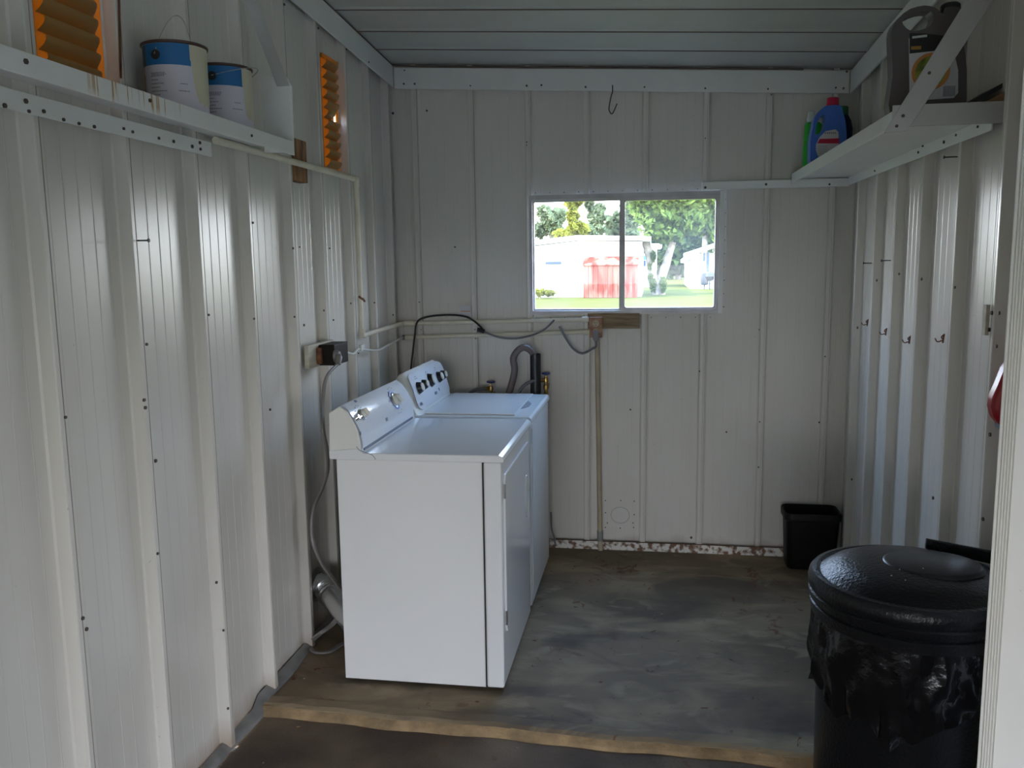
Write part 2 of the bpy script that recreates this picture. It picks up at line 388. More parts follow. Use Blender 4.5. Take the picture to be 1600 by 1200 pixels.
for b, a in zip(rr, rr[1:]):
    # mirrored profile: pan lies on the far side of each crest's near face
    pr = [(u, d) for u, d in rib_panel(-b, -a)]
    pr = [(-u, d) for u, d in pr][::-1]
    # rib stands at the near end (crest far edge at a)
    pr2 = []
    for u, d in rib_panel(a, b): pr2.append((u, d))
    sheet(pr2, lambda u, d: (XR-d, u), -.02, top).build('wall_panel', M['wall'], wr)
# added unseen roof and walls around the camera, limiting the daylight let in
cr = struct('added_carport', (.4, 0, 2.8), 'added roof, walls and posts out of view that hold back daylight', 'added_carport')
XC = 3.3
YE = -4.6
MB().box(-1.50, XC, YE, 1.09, 2.93, 2.96).build('added_roof', M['ceil'], cr)
MB().box(1.0, XC, YE-.03, YE, -.15, 1.55).build('added_end_wall', M['wall'], cr)
MB().box(-1.50, XC, YE-.03, YE, 1.55, 2.96).build('added_end_fascia', M['trim'], cr)
MB().box(XC, XC+.03, .1, 1.98, -.15, 2.96).build('added_side_wall', M['wall'], cr)
MB().box(XC, XC+.03, YE, -1.9, -.15, 2.96).build('added_side_wall', M['wall'], cr)
MB().box(XC, XC+.03, -1.9, .1, 1.75, 2.96).build('added_side_fascia', M['trim'], cr)
MB().box(-1.52, -1.48, YE, 1.3, -.15, 2.96).build('added_side_wall', M['wall'], cr)
MB().box(1.06, XC, 1.09, 1.98, 2.93, 2.96).build('added_side_roof', M['ceil'], cr)
MB().box(1.075, XC, 1.955, 1.98, -.15, 2.93).build('added_return_wall', M['wall'], cr)
for xx, yy in ((XC-.06, YE+.05), (-1.44, YE+.05), (1, YE+.05)): MB().box(xx-.04, xx+.04, yy-.04, yy+.04, -.05, 2.93).build('added_post', M['trim'], cr)
dv = MB().box(-1.6, 7.5, -12, -.2, -.17, -.10).build('added_driveway', M['added_drive']); dv['kind'] = 'structure'  # added unseen ground behind the camera, bounces warm light into the shed
# small things fixed to / marked on the walls
b = MB()
for (x, y) in ((946, 782), (970, 782), (991, 783), (946, 801), (991, 804), (946, 824), (969, 825), (990, 824), (949, 817), (989, 817)):
    p = PY(x, y, YB-.002); b.tube([p, p+Vector((0, -.003, 0))], .0035, 6)
c = PY(969, 805, YB-.003)
b.build('nail_holes', M['gap'], wb, kind='stuff')
MB().tube([c+Vector((.052*math.cos(t*.2618), 0, .047*math.sin(t*.2618))) for t in range(25)], .0012, 5).build('drawn_circle', M['label_grey'], wb, kind='stuff')
pts = [PY(x, y, YB-.031) for x, y in ((735, 136), (823, 137), (914, 138), (1007, 139), (1102, 140), (1205, 148), (1102, 216), (823, 222), (823, 227), (655, 472), (658, 515), (742, 515), (743, 529), (1093, 580), (1186, 515), (1187, 659), (1185, 730), (1280, 660), (1289, 557))]
screws(pts, (0, -1, 0), wb)
screws([PY(x, y, YB-.002) for x, y in ((667, 173), (614, 177), (1135, 675), (1080, 840), (808, 700), (985, 640), (711, 386))], (0, -1, 0), wb, .006)
for i, pl in enumerate([[(x, y) for x, y in ((229, 538), (243, 720), (246, 865), (129, 966), (135, 983), (338, 910), (225, 625), (102, 652), (349, 985), (356, 1107), (227, 637))]]):
    screws([PX(x, y, XL+DEP+.001) for x, y in pl], (1, 0, 0), wl, .005)
screws([PX(x, y, XL+DEP+.001) for x, y in ((395, 348), (397, 498), (458, 388), (460, 495), (326, 492), (422, 640), (506, 485), (515, 388), (548, 474), (585, 473), (614, 492), (560, 546), (560, 552), (475, 508), (468, 386), (521, 500))], (1, 0, 0), wl, .0045)
screws([PX(x, y, XR-DEP-.001) for x, y in ((1370, 438), (1405, 428), (1440, 436), (1492, 449), (1340, 512), (1550, 489), (1561, 489), (1546, 515), (1557, 541), (1547, 679), (1458, 778), (1536, 811), (1331, 749))], (-1, 0, 0), wr, .006)

# front return beside the doorway (a jamb and a narrow sheet)
wf = struct('wall_front', (.9, 1.95, 0), 'narrow cream striated sheet beside the doorway', 'wall')
prof = [(.760, -.015), (.742, -.001), (.744, 0)]
for i in range(5): prof += [(.748+i*.006, 0), (.750+i*.006, .003), (.752+i*.006, 0)]
prof += [(.785, 0), (.90, 0), (.905, .03), (.94, .03), (.945, 0), (1.075, 0)]
sheet(prof, lambda u, d: (u, 1.955-d), -.05, top).build('wall_panel', M['back'], wf)
MB().box(.785, .815, 1.976, 2.0, -.03, 2.70).build('door_jamb', M['trim'], wf)
MB().box(.770, 1.075, 1.958, 1.975, -.05, 2.68).build('inner_sheet', M['wall'], wf)

# ------------------------------------------------------------------ floor, ceiling, trims
fl = struct('floor', (-.2, 3.7, 0), 'stained concrete slab of the shed', 'floor')
nx = 40; b = MB()
def edge_y(x): return 2.80-.035*(x+1.4)+.006*math.sin(x*9)+.004*math.sin(x*23+1)
xs = [XL-.05+(XR+.1-XL)*i/nx for i in range(nx+1)]
prof_e = [(0.0, -.036), (.004, -.004), (.020, .004), (.065, .006), (.085, .0), (.30, 0)]
for i, x in enumerate(xs):
    for dy, z in prof_e: b.v.append((x, edge_y(x)+dy, z+(random.uniform(-.002, .002) if dy < .1 else 0)))
    b.v.append((x, 4.80, 0))
k = len(prof_e)+1
for i in range(nx):
    for j in range(k-1): b.f.append((i*k+j, (i+1)*k+j, (i+1)*k+j+1, i*k+j+1))
b.build('slab_surface', M['floor'], fl)
b = MB()
for i, x in enumerate(xs):
    y = edge_y(x); b.v += [(x, y-.022, -.0320), (x, y-.014+random.uniform(-.004, .004), -.020), (x, y-.002, -.010), (x, y+.006, -.004)]
for i in range(nx):
    for j in range(3): b.f.append((i*4+j, (i+1)*4+j, (i+1)*4+j+1, i*4+j+1))
b.build('slab_edge', M['slab_face'], fl)
ap = MB().box(-1.62, 3.3, -4.6, 2.80, -.16, -.032).build('floor_apron', M['apron']); ap['kind'] = 'structure'
# litter on the floor
b = MB()
for i in range(70):
    x = random.uniform(-1.35, .6); y = random.uniform(2.45, 4.6); z = 0.001 if y > edge_y(x)+.1 else -.031
    if -1.2 < x < -.5 and y > 2.95: continue
    if edge_y(x)-.04 < y < edge_y(x)+.1: continue
    a = random.uniform(0, 3.14); l = random.uniform(.002, .008); dx, dy = math.cos(a)*l, math.sin(a)*l
    b.slab([(x-dx, y-dy, z), (x+dy*.3, y-dx*.3, z), (x+dx, y+dy, z), (x-dy*.3, y+dx*.3, z)], (0, 0, .002))
o = b.build('floor_debris', M['tan_board']); tag(o, 'tiny bits of leaf and grit scattered on the concrete floor', 'debris'); o['kind'] = 'stuff'

ce = struct('ceiling', (-.2, 3, 2.7), 'pale green-white metal roof sheets with lapped seams', 'ceiling')
ys = [4.76, 4.405, 4.118, 3.82, 3.52, 3.22, 2.92, 2.62, 2.32, 2.02, 1.72, 1.42, 1.1]
for i, (y1, y0) in enumerate(zip(ys, ys[1:])):
    b = MB(); pr = [(y0, .002), (y0+.002, .007), (y0+.01, .009)]
    for t in (.3, .5, .7): u = y0+(y1-y0)*t; pr += [(u-.004, .009), (u, .0084), (u+.004, .009)]
    pr += [(y1-.012, .009), (y1-.004, .004), (y1+.004, .002)]
    for x in (XL-.02, XR+.05):
        for y, d in pr: b.v.append((x, y, zc(x, y)+d))
    n = len(pr)
    for j in range(n-1): b.f.append((j, n+j, n+j+1, j+1))
    rpn = b.build('roof_panel', M['ceil'], ce)
    MB().tube([(XL, y0+.004, zc(XL, y0)-.0005), (XR, y0+.004, zc(XR, y0)+.0005)], .0022, 6).build('lap_line', M['seam'], ce)
# roof top skin so daylight does not come through laps
MB().slab([(XL-.05, 1.08, zc(XL, 1.08)+.02), (1.12, 1.08, zc(1.12, 1.08)+.02), (1.12, 4.80, zc(1.12, 4.8)+.02), (XL-.05, 4.80, zc(XL, 4.8)+.02)], (0, 0, .03)).build('roof_skin', M['ceil'], ce)

def bar(a0, a1, h, off, th):   # strip between two top points, height h, thickness th along off
    a0, a1 = Vector(a0), Vector(a1); d = Vector((0, 0, -h)); o = Vector(off)*th
    return [a0, a1, a1+d, a0+d], o
def strip(name, a0, a1, h, off, th, m, label, cat='trim'):
    q, o = bar(a0, a1, h, off, th); ob = MB().slab(q, o).build(name, m, bevel=.003); ob['kind'] = 'structure'
    ob['label'] = label; ob['category'] = cat; return ob
yb = YB-DEP*.75-.012
# eave trims: left, back, right
strip('trim_1', (XL+DEP+.012, 1.15, zc(XL, 1.15)-.005), (XL+DEP+.012, yb, zc(XL, yb)-.006), .112, (-1, 0, 0), .010, M['trim'], 'wide white eave trim along the top of the left wall')
strip('trim_2', (XL+DEP+.014, yb, zc(XL+DEP, yb)-.012), (XR-DEP-.014, yb, zc(XR-DEP, yb)-.006), .112, (0, 1, 0), .010, M['trim'], 'white eave trim along the top of the back wall')
strip('trim_3', (XR-DEP-.012, 2.0, zc(XR, 2.0)-.006), (XR-DEP-.012, yb, zc(XR, yb)-.006), .112, (1, 0, 0), .010, M['trim'], 'white eave trim along the top of the right wall')
t = bpy.data.objects['trim_2']
screws([PY(x, y, yb-.001) for x, y in ((632, 110), (631, 131), (648, 131), (735, 134), (823, 134), (846, 133), (915, 136), (1007, 136), (1102, 138), (1306, 137), (1318, 138), (1323, 112), (1200, 139))], (0, -1, 0), t, .005)
screws([PX(x, y, XL+DEP+.013) for x, y in ((444, 7), (497, 44), (541, 77), (576, 97))], (1, 0, 0), bpy.data.objects['trim_1'], .005)
# caulked gap between trim and roof
g = MB(); g.tube([(XL+DEP+.006, 3.3, zc(XL, 3.3)-.004), (XL+DEP+.008, 4.0, zc(XL, 4.0)-.003), (XL+DEP+.008, yb, zc(XL, yb)-.006), (-1.1, yb-.001, zc(-1.1, yb)-.007), (-.6, yb-.001, zc(-.6, yb)-.004), (0, yb-.001, zc(0, yb)-.003), (.75, yb, zc(.75, yb)-.003)], [.006, .006, .005, .005, .005, .0045, .004], 6)
g.build('gap_line', M['seam'], t)
# ledge strip on the back wall at shelf height
a, b2 = PY(1097, 284, yb-.02), PY(1335, 279, yb-.02)
o = MB().slab([(a.x, yb-.02, a.z), (XR-DEP, yb-.02, a.z+.0), (XR-DEP, yb-.02, a.z-.042), (a.x, yb-.02, a.z-.042)], (0, .028, 0)).build('trim_4', M['fascia'], bevel=.003)
o['kind'] = 'structure'; o['label'] = 'short white ledge strip screwed across the back wall above the window'; o['category'] = 'trim'
screws([PY(1197, 288, yb-.021), PY(1296, 288, yb-.021), PY(1102, 293, yb-.021)], (0, -1, 0), o, .006)
# base rails
bb = MB().box(XL+.04, XR-.03, YB-.036, YB-.030, 0.001, .048).build('baseboard_back', M['base_rust']); bb['kind'] = 'structure'; bb['label'] = 'rust-speckled white base rail under the back wall'; bb['category'] = 'baseboard'
b = MB(); N_ = 60
for i in range(N_+1):
    y = 1.6+(4.68-1.6)*i/N_; zb = -.031 if y < edge_y(XL)-.01 else .001
    w = .040+.006*math.sin(y*7)+.003*math.sin(y*19); l = .004*math.sin(y*8.3)+.002*math.sin(y*21)
    b.v += [(XL+.002, y, zb+.020), (XL+.008, y, zb+.026), (XL+.016+l, y, zb+.022), (XL+w, y, zb+.010+l*.5), (XL+w+.004, y, zb)]
for i in range(N_):
    for j in range(4): b.f.append((i*5+j, i*5+j+1, (i+1)*5+j+1, (i+1)*5+j))
o = b.build('baseboard_left', M['galv'], smooth=True); o['kind'] = 'structure'; o['label'] = 'wavy grey galvanised flashing along the foot of the left wall'; o['category'] = 'baseboard'

# ------------------------------------------------------------------ window
w1 = struct('window_1', (-.145, YB, 1.341), 'two-pane aluminium sliding window in the back wall', 'window')
x0, x1, z0, z1 = WIN; yf = YB-.045
def frame_ring(mb, x0, x1, z0, z1, wl_, wr_, wb_, wt, ya, yb_, rc=0.0):
    """rectangular ring with rounded inner corners"""
    ix0, ix1, iz0, iz1 = x0+wl_, x1-wr_, z0+wb_, z1-wt
    inner = []; outer = []
    for cx, cz, sx, sz, a0 in ((ix1, iz1, 1, 1, 0), (ix0, iz1, -1, 1, 90), (ix0, iz0, -1, -1, 180), (ix1, iz0, 1, -1, 270)):
        for j in range(5):
            a = R(a0+22.5*j); inner.append((cx-sx*rc+rc*math.cos(a), cz-sz*rc+rc*math.sin(a)))
            outer.append((x1 if sx > 0 else x0, z1 if sz > 0 else z0))
    n = len(inner); o = len(mb.v)
    for ring, y in ((outer, ya), (inner, ya), (inner, yb_), (outer, yb_)):
        mb.v += [(x, y, z) for x, z in ring]
    for i in range(n):
        j = (i+1) % n
        for q in ((0, 1), (1, 2), (2, 3)): mb.f.append((o+q[0]*n+i, o+q[0]*n+j, o+q[1]*n+j, o+q[1]*n+i))
    return mb
frame_ring(MB(), x0-.006, x1+.008, z0-.008, z1+.010, .016, .030, .020, .024, yf, YB+.05).build('window_frame', M['frame'], w1)
frame_ring(MB(), -.645, -.150, z0+.010, z1-.012, .010, .014, .012, .014, YB-.020, YB+.004, .006).build('sash', M['frame'], w1)
frame_ring(MB(), -.172, .350, z0+.010, z1-.012, .030, .020, .018, .018, YB-.034, YB-.006, .012).build('sash', M['frame'], w1)
MB().box(-.637, -.158, YB-.010, YB-.006, z0+.018, z1-.022).build('pane', M['glass'], w1)
MB().box(-.146, .335, YB-.022, YB-.018, z0+.024, z1-.026).build('pane', M['glass_hazy'], w1)
b = MB(); b.box(.352, .372, yf-.010, yf+.01, z0-.006, z1+.008).build('side_flange', M['fascia'], w1)
screws([(x0+.03+i*.078, yf-.001, z) for i in range(13) for z in (z0-.025, z1+.022)]+[(x1+.018, yf-.001, z0+.03+i*.07) for i in range(9)], (0, -1, 0), w1, .0028)

# ------------------------------------------------------------------ orange louvred vents
def louvre(name, lv, label, hole=None):
    y0, y1, z0, z1 = lv
    r = struct(name, (XL, (y0+y1)/2, z0), label, 'window')
    b = MB(); p = .043; n = int((z1-z0)/p)
    ye = y1-.030
    # moulded frame
    b.box(XL-.004, XL+.002, ye, y1, z0, z1); b.box(XL-.004, XL+.002, y0, y0+.006, z0, z1)
    b.box(XL-.004, XL+.012, y0, y1, z0+p*n, z1+.004); b.build('louvre_frame', M['orange'], r)
    for i in range(n):
        zb = z0+p*i
        # back web of the gap
        s = MB(); prof = []
        for j in range(7):
            t = j/6; prof.append((.004+.026*math.sin(t*math.pi*.62), t*p*.78))
        def fn(y, d, z, k): return (XL+d*k, y, zb+z)
        ysl = [y0+.004, y0+.012]+[y0+.012+(ye-y0-.012)*q for q in (.5, .86, .93, .98, 1)]
        kk = [.9, 1, 1, 1, .85, .5, .05]
        skip = hole and hole[0] <= i <= hole[1]
        o_ = 0
        for yy, k_ in zip(ysl, kk):
            for d, z in prof: s.v.append(fn(yy, d, z, k_))
        m_ = len(prof)
        for a in range(len(ysl)-1):
            if skip and a >= 2: continue
            for j in range(m_-1): s.f.append((a*m_+j, (a+1)*m_+j, (a+1)*m_+j+1, a*m_+j+1))
        s.build('louvre_slat', M['orange_slat'], r, smooth=True)
        if True:
            q = MB(); q.box(XL-.002, XL+.001, y0+.004, (ye+.002 if not skip else y0+.14), zb, zb+p*1.02); q.build('louvre_web', M['orange'], r)
    return r
louvre('window_2', LV1, 'orange fibreglass louvred vent above the left shelf, nearest the camera')
louvre('window_3', LV2, 'narrow orange fibreglass louvred vent near the back corner, with a bright hole', (5, 5))
# rusted edge bead beside the near vent
MB().tube([PX(186, 0, XL+DEP+.004), PX(189, 122, XL+DEP+.004)], .003, 6).build('rust_bead', M['rust_box'], wl)

# ------------------------------------------------------------------ shelves
XS = -1.24
sl = thing('wall_shelf', 'long white sheet-metal shelf on the left wall with orange rust drips', 'shelf', (XL+DEP, 2.2, 2.0))
MB().box(XS-.004, XS, 1.3, 2.935, 2.000, 2.048).build('fascia', M['fascia_rust'], sl, bevel=.002)
MB().box(XL+DEP+.003, XS-.004, 1.3, 2.930, 2.036, 2.040).build('shelf_board', M['fascia'], sl)
MB().box(XL+DEP+.001, XL+DEP+.006, 1.3, 2.655, 1.968, 2.014).build('wall_angle', M['fascia'], sl, bevel=.0015)
MB().slab([PY(404, 118, 2.934), PY(447, 120, 2.934), PY(456, 135, 2.934), PY(459, 222, 2.934)]+[], (0, .003, 0)).build('gusset_plate', M['fascia'], sl)
MB().slab([(XL+DEP+.06, 2.93, 2.012), (XS, 2.93, 2.012), (XS-.01, 2.93, 2.26), (XL+DEP+.06, 2.93, 2.27)], (0, .003, 0)).build('gusset_plate', M['fascia'], sl)
MB().slab([(XL+DEP+.004, 2.925, 2.56), (XL+DEP+.05, 2.925, 2.56), (XS-.004, 2.925, 2.235), (XS-.05, 2.925, 2.235)], (0, .004, 0)).build('strap', M['sheet'], sl, bevel=.001)
screws([PX(x, y, XS+.001) for x, y in ((40, 96), (234, 157), (393, 212))], (1, 0, 0), sl, .005)
screws([PX(x, y, XL+DEP+.007) for x, y in ((7, 165), (40, 158), (68, 174), (45, 174), (99, 187), (123, 193), (147, 198), (193, 201), (207, 206), (248, 216), (271, 221), (300, 229), (312, 223), (313, 233))], (1, 0, 0), sl, .005)
XF = .705
sr_ = thing('wall_shelf', 'white sheet-metal shelf on the right wall holding detergent bottles', 'shelf', (XR-DEP, 3.8, 2.0))
MB().box(XF, XF+.004, 2.80, yb-.022, 2.000, 2.050).build('fascia', M['fascia'], sr_, bevel=.002)
MB().box(XF+.004, XR-DEP-.003, 2.80, yb-.022, 2.026, 2.030).build('shelf_board', M['fascia'], sr_)
MB().box(XR-DEP-.006, XR-DEP-.001, 2.80, yb-.022, 1.985, 2.026).build('wall_angle', M['fascia'], sr_, bevel=.0015)
MB().box(XF, 1.075, 2.790, 2.797, 2.003, 2.066).build('end_board', M['sheet'], sr_, bevel=.0015)
MB().slab([PY(1381, 208, 2.784), PY(1418, 204, 2.784), PY(1553, 0, 2.784), PY(1510, 0, 2.784)], (0, .005, 0)).build('strap', M['sheet'], sr_, bevel=.0015)
screws([PY(x, y, 2.783) for x, y in ((1401, 197), (1411, 181), (1452, 114))], (0, -1, 0), sr_, .005)
screws([PX(x, y, XR-DEP-.007) for x, y in ((1442, 228), (1494, 211), (1367, 267), (1475, 222), (1528, 198), (1435, 238))], (-1, 0, 0), sr_, .005)

# ------------------------------------------------------------------ paint cans
def paint_can(cx, cy, label, ang, k):
    """ang turns the label; seen from the camera"""
    zb = 2.041; r = .084; h = .188
    t = thing('paint_can', label, 'paint can', (cx, cy, zb), 'paint cans on the left shelf')
    MB().lathe([(0, 0), (r, 0), (r+.002, .003), (r, .006), (r, h-.006), (r+.003, h-.004), (r+.004, h), (r+.002, h+.002), (r-.006, h), (r-.010, h-.008), (0, h-.010)], (cx, cy, zb), 40).build('can_body', M['can_white'], t, smooth=True)
    MB().lathe([(r+.002, h-.006), (r+.0055, h-.004), (r+.006, h+.001), (r+.002, h+.003), (r-.006, h+.002)], (cx, cy, zb), 40).build('rim', M['can_rim'], t, smooth=True)
    def arc(a0, a1, z0, z1, dr, m, nm, jag=0, n=14):
        b = MB()
        for i in range(n+1):
            a = R(ang+a0+(a1-a0)*i/n); zz = z0+(random.uniform(0, jag) if jag else 0)
            for q in (zz, z1): b.v.append((cx+(r+dr)*math.cos(a), cy+(r+dr)*math.sin(a), zb+q))
        for i in range(n): b.f.append((2*i, 2*i+2, 2*i+3, 2*i+1))
        return b.build(nm, m, t, smooth=True)
    arc(-52, 40, .125, h-.006, .0006, M['can_blue'], 'blue_band')
    arc(-100, -52, .125, h-.006, .0006, M['can_dark'], 'dark_band')
    arc(-100, -58, .004, .125, .0006, M['can_peach'], 'peach_panel')
    # dried paint runs
    b = MB(); n = 26
    for i in range(n+1):
        u = i/n; a = R(ang+38+70*u); low = .02+.10*max(0, .18-u)*5+(.05*random.random() if u < .2 else .012*random.random())
        low = min(low, h-.03)
        for q in (low, h-.002): b.v.append((cx+(r+.0014)*math.cos(a), cy+(r+.0014)*math.sin(a), zb+q))
    for i in range(n): b.f.append((2*i, 2*i+2, 2*i+3, 2*i+1))
    b.build('paint_runs', M['paint'], t, smooth=True)
    # printed lines
    b = MB()
    for (z, a0, a1) in [(.102, -38, -10), (.098, -36, -8), (.094, -38, -12), (.084, -38, -22), (.074, -38, -14), (.064, -38, -20), (.054, -38, -8), (.044, -36, -20), (.074, 18, 32), (.055, 14, 34)]:
        a = a0
        while a < a1:
            w = random.uniform(1.5, 4); b2_ = []
            for aa in (a, a+w): 
                for q in (z, z+.0028): b.v.append((cx+(r+.0010)*math.cos(R(ang+aa)), cy+(r+.0010)*math.sin(R(ang+aa)), zb+q))
            o = len(b.v)-4; b.f.append((o, o+2, o+3, o+1)); a += w+.8
    b.build('label_print', M['label_grey'], t, kind='stuff')
    a = R(ang-24); d = Vector((math.cos(a), math.sin(a), 0)); c = Vector((cx, cy, zb+.152))
    q = d.to_track_quat('Z', 'Y').to_matrix()
    MB().lathe([(0, .0045), (.010, .0045), (.013, .003), (.014, -.004)], c+d*r, 20, rot=q).build('ear', M['dark_ink'], t, smooth=True)
    # bail wire
    side = Vector((-math.sin(a), math.cos(a), 0)); P0 = c+d*(r+.006); P1 = c-d*(r+.006)
    if k == 0: mid = c+Vector((0, 0, .12))+side*.02
    else: mid = c+side*.11+Vector((0, 0, .035))
    pts = [P0+(P1-P0)*u+(mid-c)*math.sin(u*math.pi)**.8 for u in [i/16 for i in range(17)]]
    MB().tube(pts, .0012, 6).build('handle', M['wire'], t)
paint_can(-1.331, 2.34, 'nearer paint can with blue band and thin upright wire handle', -72, 0)
paint_can(-1.331, 2.62, 'farther paint can with blue band and wire handle fallen to its side', -62, 1)

# ------------------------------------------------------------------ bottles on the right shelf
def blob(prof, c, sx, sy, n=28, sq=2.6):
    """prof: list of (halfwidth, z, xshift); superellipse sections"""
    b = MB(); c = Vector(c)
    for (w, z, dx) in prof:
        for k in range(n):
            t = 2*math.pi*k/n; ct, st = math.cos(t), math.sin(t)
            x = abs(ct)**(2/sq)*(1 if ct >= 0 else -1); y = abs(st)**(2/sq)*(1 if st >= 0 else -1)
            b.v.append((c.x+x*w*sx+dx, c.y+y*w*sy*1.0, c.z+z))
    for i in range(len(prof)-1):
        for k in range(n): b.f.append((i*n+k, i*n+(k+1) % n, (i+1)*n+(k+1) % n, (i+1)*n+k))
    b.f.append(tuple(reversed(range(n)))); b.f.append(tuple((len(prof)-1)*n+k for k in range(n)))
    return b
ZS = 2.031
# green dish soap / cleaner with white cap
c = (.758, 4.50, ZS); p0 = PY(1253, 262, 4.5)
t = thing('cleaner_bottle', 'slim bright green bottle with a white cap, leftmost on the right shelf', 'bottle', (.765, 4.50, ZS))
blob([(.030, 0, -.0), (.036, .01, 0), (.038, .06, 0), (.040, .15, .004), (.042, .21, .008), (.040, .235, .008), (.030, .245, .006), (.018, .248, .002)], (.765, 4.50, ZS), 1, .7).build('bottle_body', M['bottle_green'], t, smooth=True)
blob([(.020, .244, 0), (.022, .262, -.002), (.020, .270, -.002), (.016, .275, -.004), (.015, .295, -.004), (.010, .298, -.004)], (.765, 4.50, ZS), 1, 1).build('cap', M['cap_white'], t, smooth=True)
# navy bottle behind
t = thing('detergent_bottle', 'dark navy bottle with green cap, half hidden behind the blue bottle', 'bottle', (.880, 4.60, ZS))
blob([(.090, 0, 0), (.096, .01, 0), (.096, .17, 0), (.088, .22, .01), (.060, .26, .03), (.032, .285, .045), (.028, .292, .045)], (.880, 4.60, ZS), 1, .5).build('bottle_body', M['navy'], t, smooth=True)
blob([(.030, .290, .045), (.030, .325, .045), (.026, .330, .045)], (.880, 4.60, ZS), 1, 1, sq=2).build('cap', M['cap_green'], t, smooth=True)
# blue jug with handle
bx, by = .832, 4.30
t = thing('detergent_bottle', 'bright blue detergent bottle with red cap and loop handle', 'bottle', (bx, by, ZS))
def prism_y(poly, y0, y1): return MB().prism(poly, y0, y1, lambda u, v, tt: (u, tt, v))
def P2(pts, Y): return [(PY(x, y, Y).x, PY(x, y, Y).z) for x, y in pts]
outline = P2([(1268, 258), (1264, 235), (1265, 215), (1268, 200), (1270, 188), (1276, 178), (1284, 170), (1291, 167), (1311, 167), (1314, 176), (1318, 190), (1320, 210), (1320, 240), (1314, 262)], by)
zb_ = ZS
hole = P2([(1272, 211), (1274, 195), (1280, 184), (1286, 182), (1287, 192), (1285, 202), (1279, 210)], by)
def dense(pl, k=4):
    v = [Vector((a, b, 0)) for a, b in pl]; n = len(v); out = []
    for i in range(n):
        p0, p1, p2, p3 = v[i-1], v[i], v[(i+1) % n], v[(i+2) % n]
        for j in range(k):
            t = j/k; q = .5*((2*p1)+(p2-p0)*t+(2*p0-5*p1+4*p2-p3)*t*t+(3*p1-p0-3*p2+p3)*t**3); out.append((q.x, q.y))
    return out
def ring_prism(outline, hole, y0, y1):
    """outline prism with a through hole, triangulated with a bridge"""
    import mathutils.geometry as G
    outline = [(u, max(v, ZS+.001)) for u, v in outline]
    polys = [[Vector((u, v, 0)) for u, v in outline], [Vector((u, v, 0)) for u, v in hole]]
    tris = G.tessellate_polygon(polys); al = outline+hole; n = len(al); b = MB()
    b.v = [(u, y0, v) for u, v in al]+[(u, y1, v) for u, v in al]
    for a_, b_, c_ in tris: b.f.append((a_, b_, c_)); b.f.append((c_+n, b_+n, a_+n))
    no = len(outline); nh = len(hole)
    for i in range(no): j = (i+1) % no; b.f.append((i, j, n+j, n+i))
    for i in range(nh): j = (i+1) % nh; b.f.append((no+j, no+i, n+no+i, n+no+j))
    return b
outline[0] = (outline[0][0]+.004, ZS); outline[-1] = (outline[-1][0], ZS)
ring_prism(dense(outline, 2), dense(hole, 3), by-.035, by+.035).build('bottle_body', M['bottle_blue'], t, bevel=.004, seg=3)
cp = PY(1301, 160, by)
MB().lathe([(0, .02), (.024, .020), (.026, .016), (.028, -.016), (.026, -.018)], (cp.x, by, cp.z), 24).build('cap', M['cap_red'], t, smooth=True)
lab = P2([(1279, 246), (1275, 235), (1275, 226), (1280, 215), (1290, 205), (1305, 202), (1310, 206), (1311, 230), (1308, 246), (1300, 252)], by-.037)
lb = MB().prism(lab, by-.0368, by-.0355, lambda u, v, tt: (u, tt, v)).build('label', M['label_white'], t)
MB().prism(P2([(1277, 224), (1281, 217), (1311, 216), (1311, 224)], by-.038), by-.0378, by-.0368, lambda u, v, tt: (u, tt, v)).build('red_band', M['cap_red'], lb)
b = MB()
for i in range(6):
    a_, c_ = PY(1278, 229+i*3, by-.038), PY(1293, 229+i*3, by-.038); b.box(a_.x, c_.x, by-.0378, by-.0369, a_.z, a_.z+.002)
for i in range(6):
    a_ = PY(1289+i*3, 209, by-.038); b.box(a_.x, a_.x+.006, by-.0378, by-.0369, a_.z, a_.z+.007)
b.build('label_text', M['label_grey'], lb, kind='stuff')

# big grey jug
jy = 3.08
t = thing('oil_jug', 'large grey-brown jug with arched handle and black cap, behind the diagonal strap', 'jug', (.88, jy, ZS))
def pj(x, y): return PY(x, y, jy)
outline = P2([(1392, 184), (1391, 120), (1389, 70), (1390, 48), (1400, 32), (1418, 18), (1440, 13), (1456, 16), (1466, 24), (1471, 27), (1473, 16), (1497, 16), (1497, 30), (1499, 52), (1501, 80), (1505, 110), (1506, 160), (1500, 176)], jy)
outline[0] = (outline[0][0], ZS); outline[-1] = (outline[-1][0], ZS); outline[-2] = (outline[-2][0], ZS+.02)
hole = P2([(1405, 38), (1416, 29), (1434, 22), (1449, 22), (1454, 31), (1449, 43), (1436, 50), (1418, 52)], jy)
ring_prism(dense(outline, 2), dense(hole, 3), jy-.030, jy+.030).build('jug_body', M['jug'], t, bevel=.003, seg=3)
cp = pj(1485, 14)
MB().lathe([(0, .016), (.024, .016), (.030, .010), (.030, -.012), (.026, -.018)], (cp.x, jy, cp.z), 24).build('cap', M['jug_cap'], t, smooth=True)
jf = jy-.031
lb = MB().prism(P2([(1420, 60), (1421, 158), (1490, 153), (1497, 145), (1497, 110), (1493, 92), (1480, 60)], jf), jf-.001, jf+.0, lambda u, v, tt: (u, tt, v)).build('label', M['label_white'], t)
MB().prism(P2([(1421, 52), (1421, 84), (1475, 78), (1475, 56), (1440, 52)], jf), jf-.002, jf-.001, lambda u, v, tt: (u, tt, v)).build('dark_banner', M['dark_ink'], lb)
cc = PY(1454, 112, jf); rad = (PY(1484, 112, jf).x-cc.x)
q = Matrix.Rotation(R(90), 3, 'X')
MB().lathe([(rad*.82, .0032), (rad, .003), (rad, .001)], (cc.x, jf, cc.z), 36, rot=q).build('orange_ring', M['orange_ink'], lb)
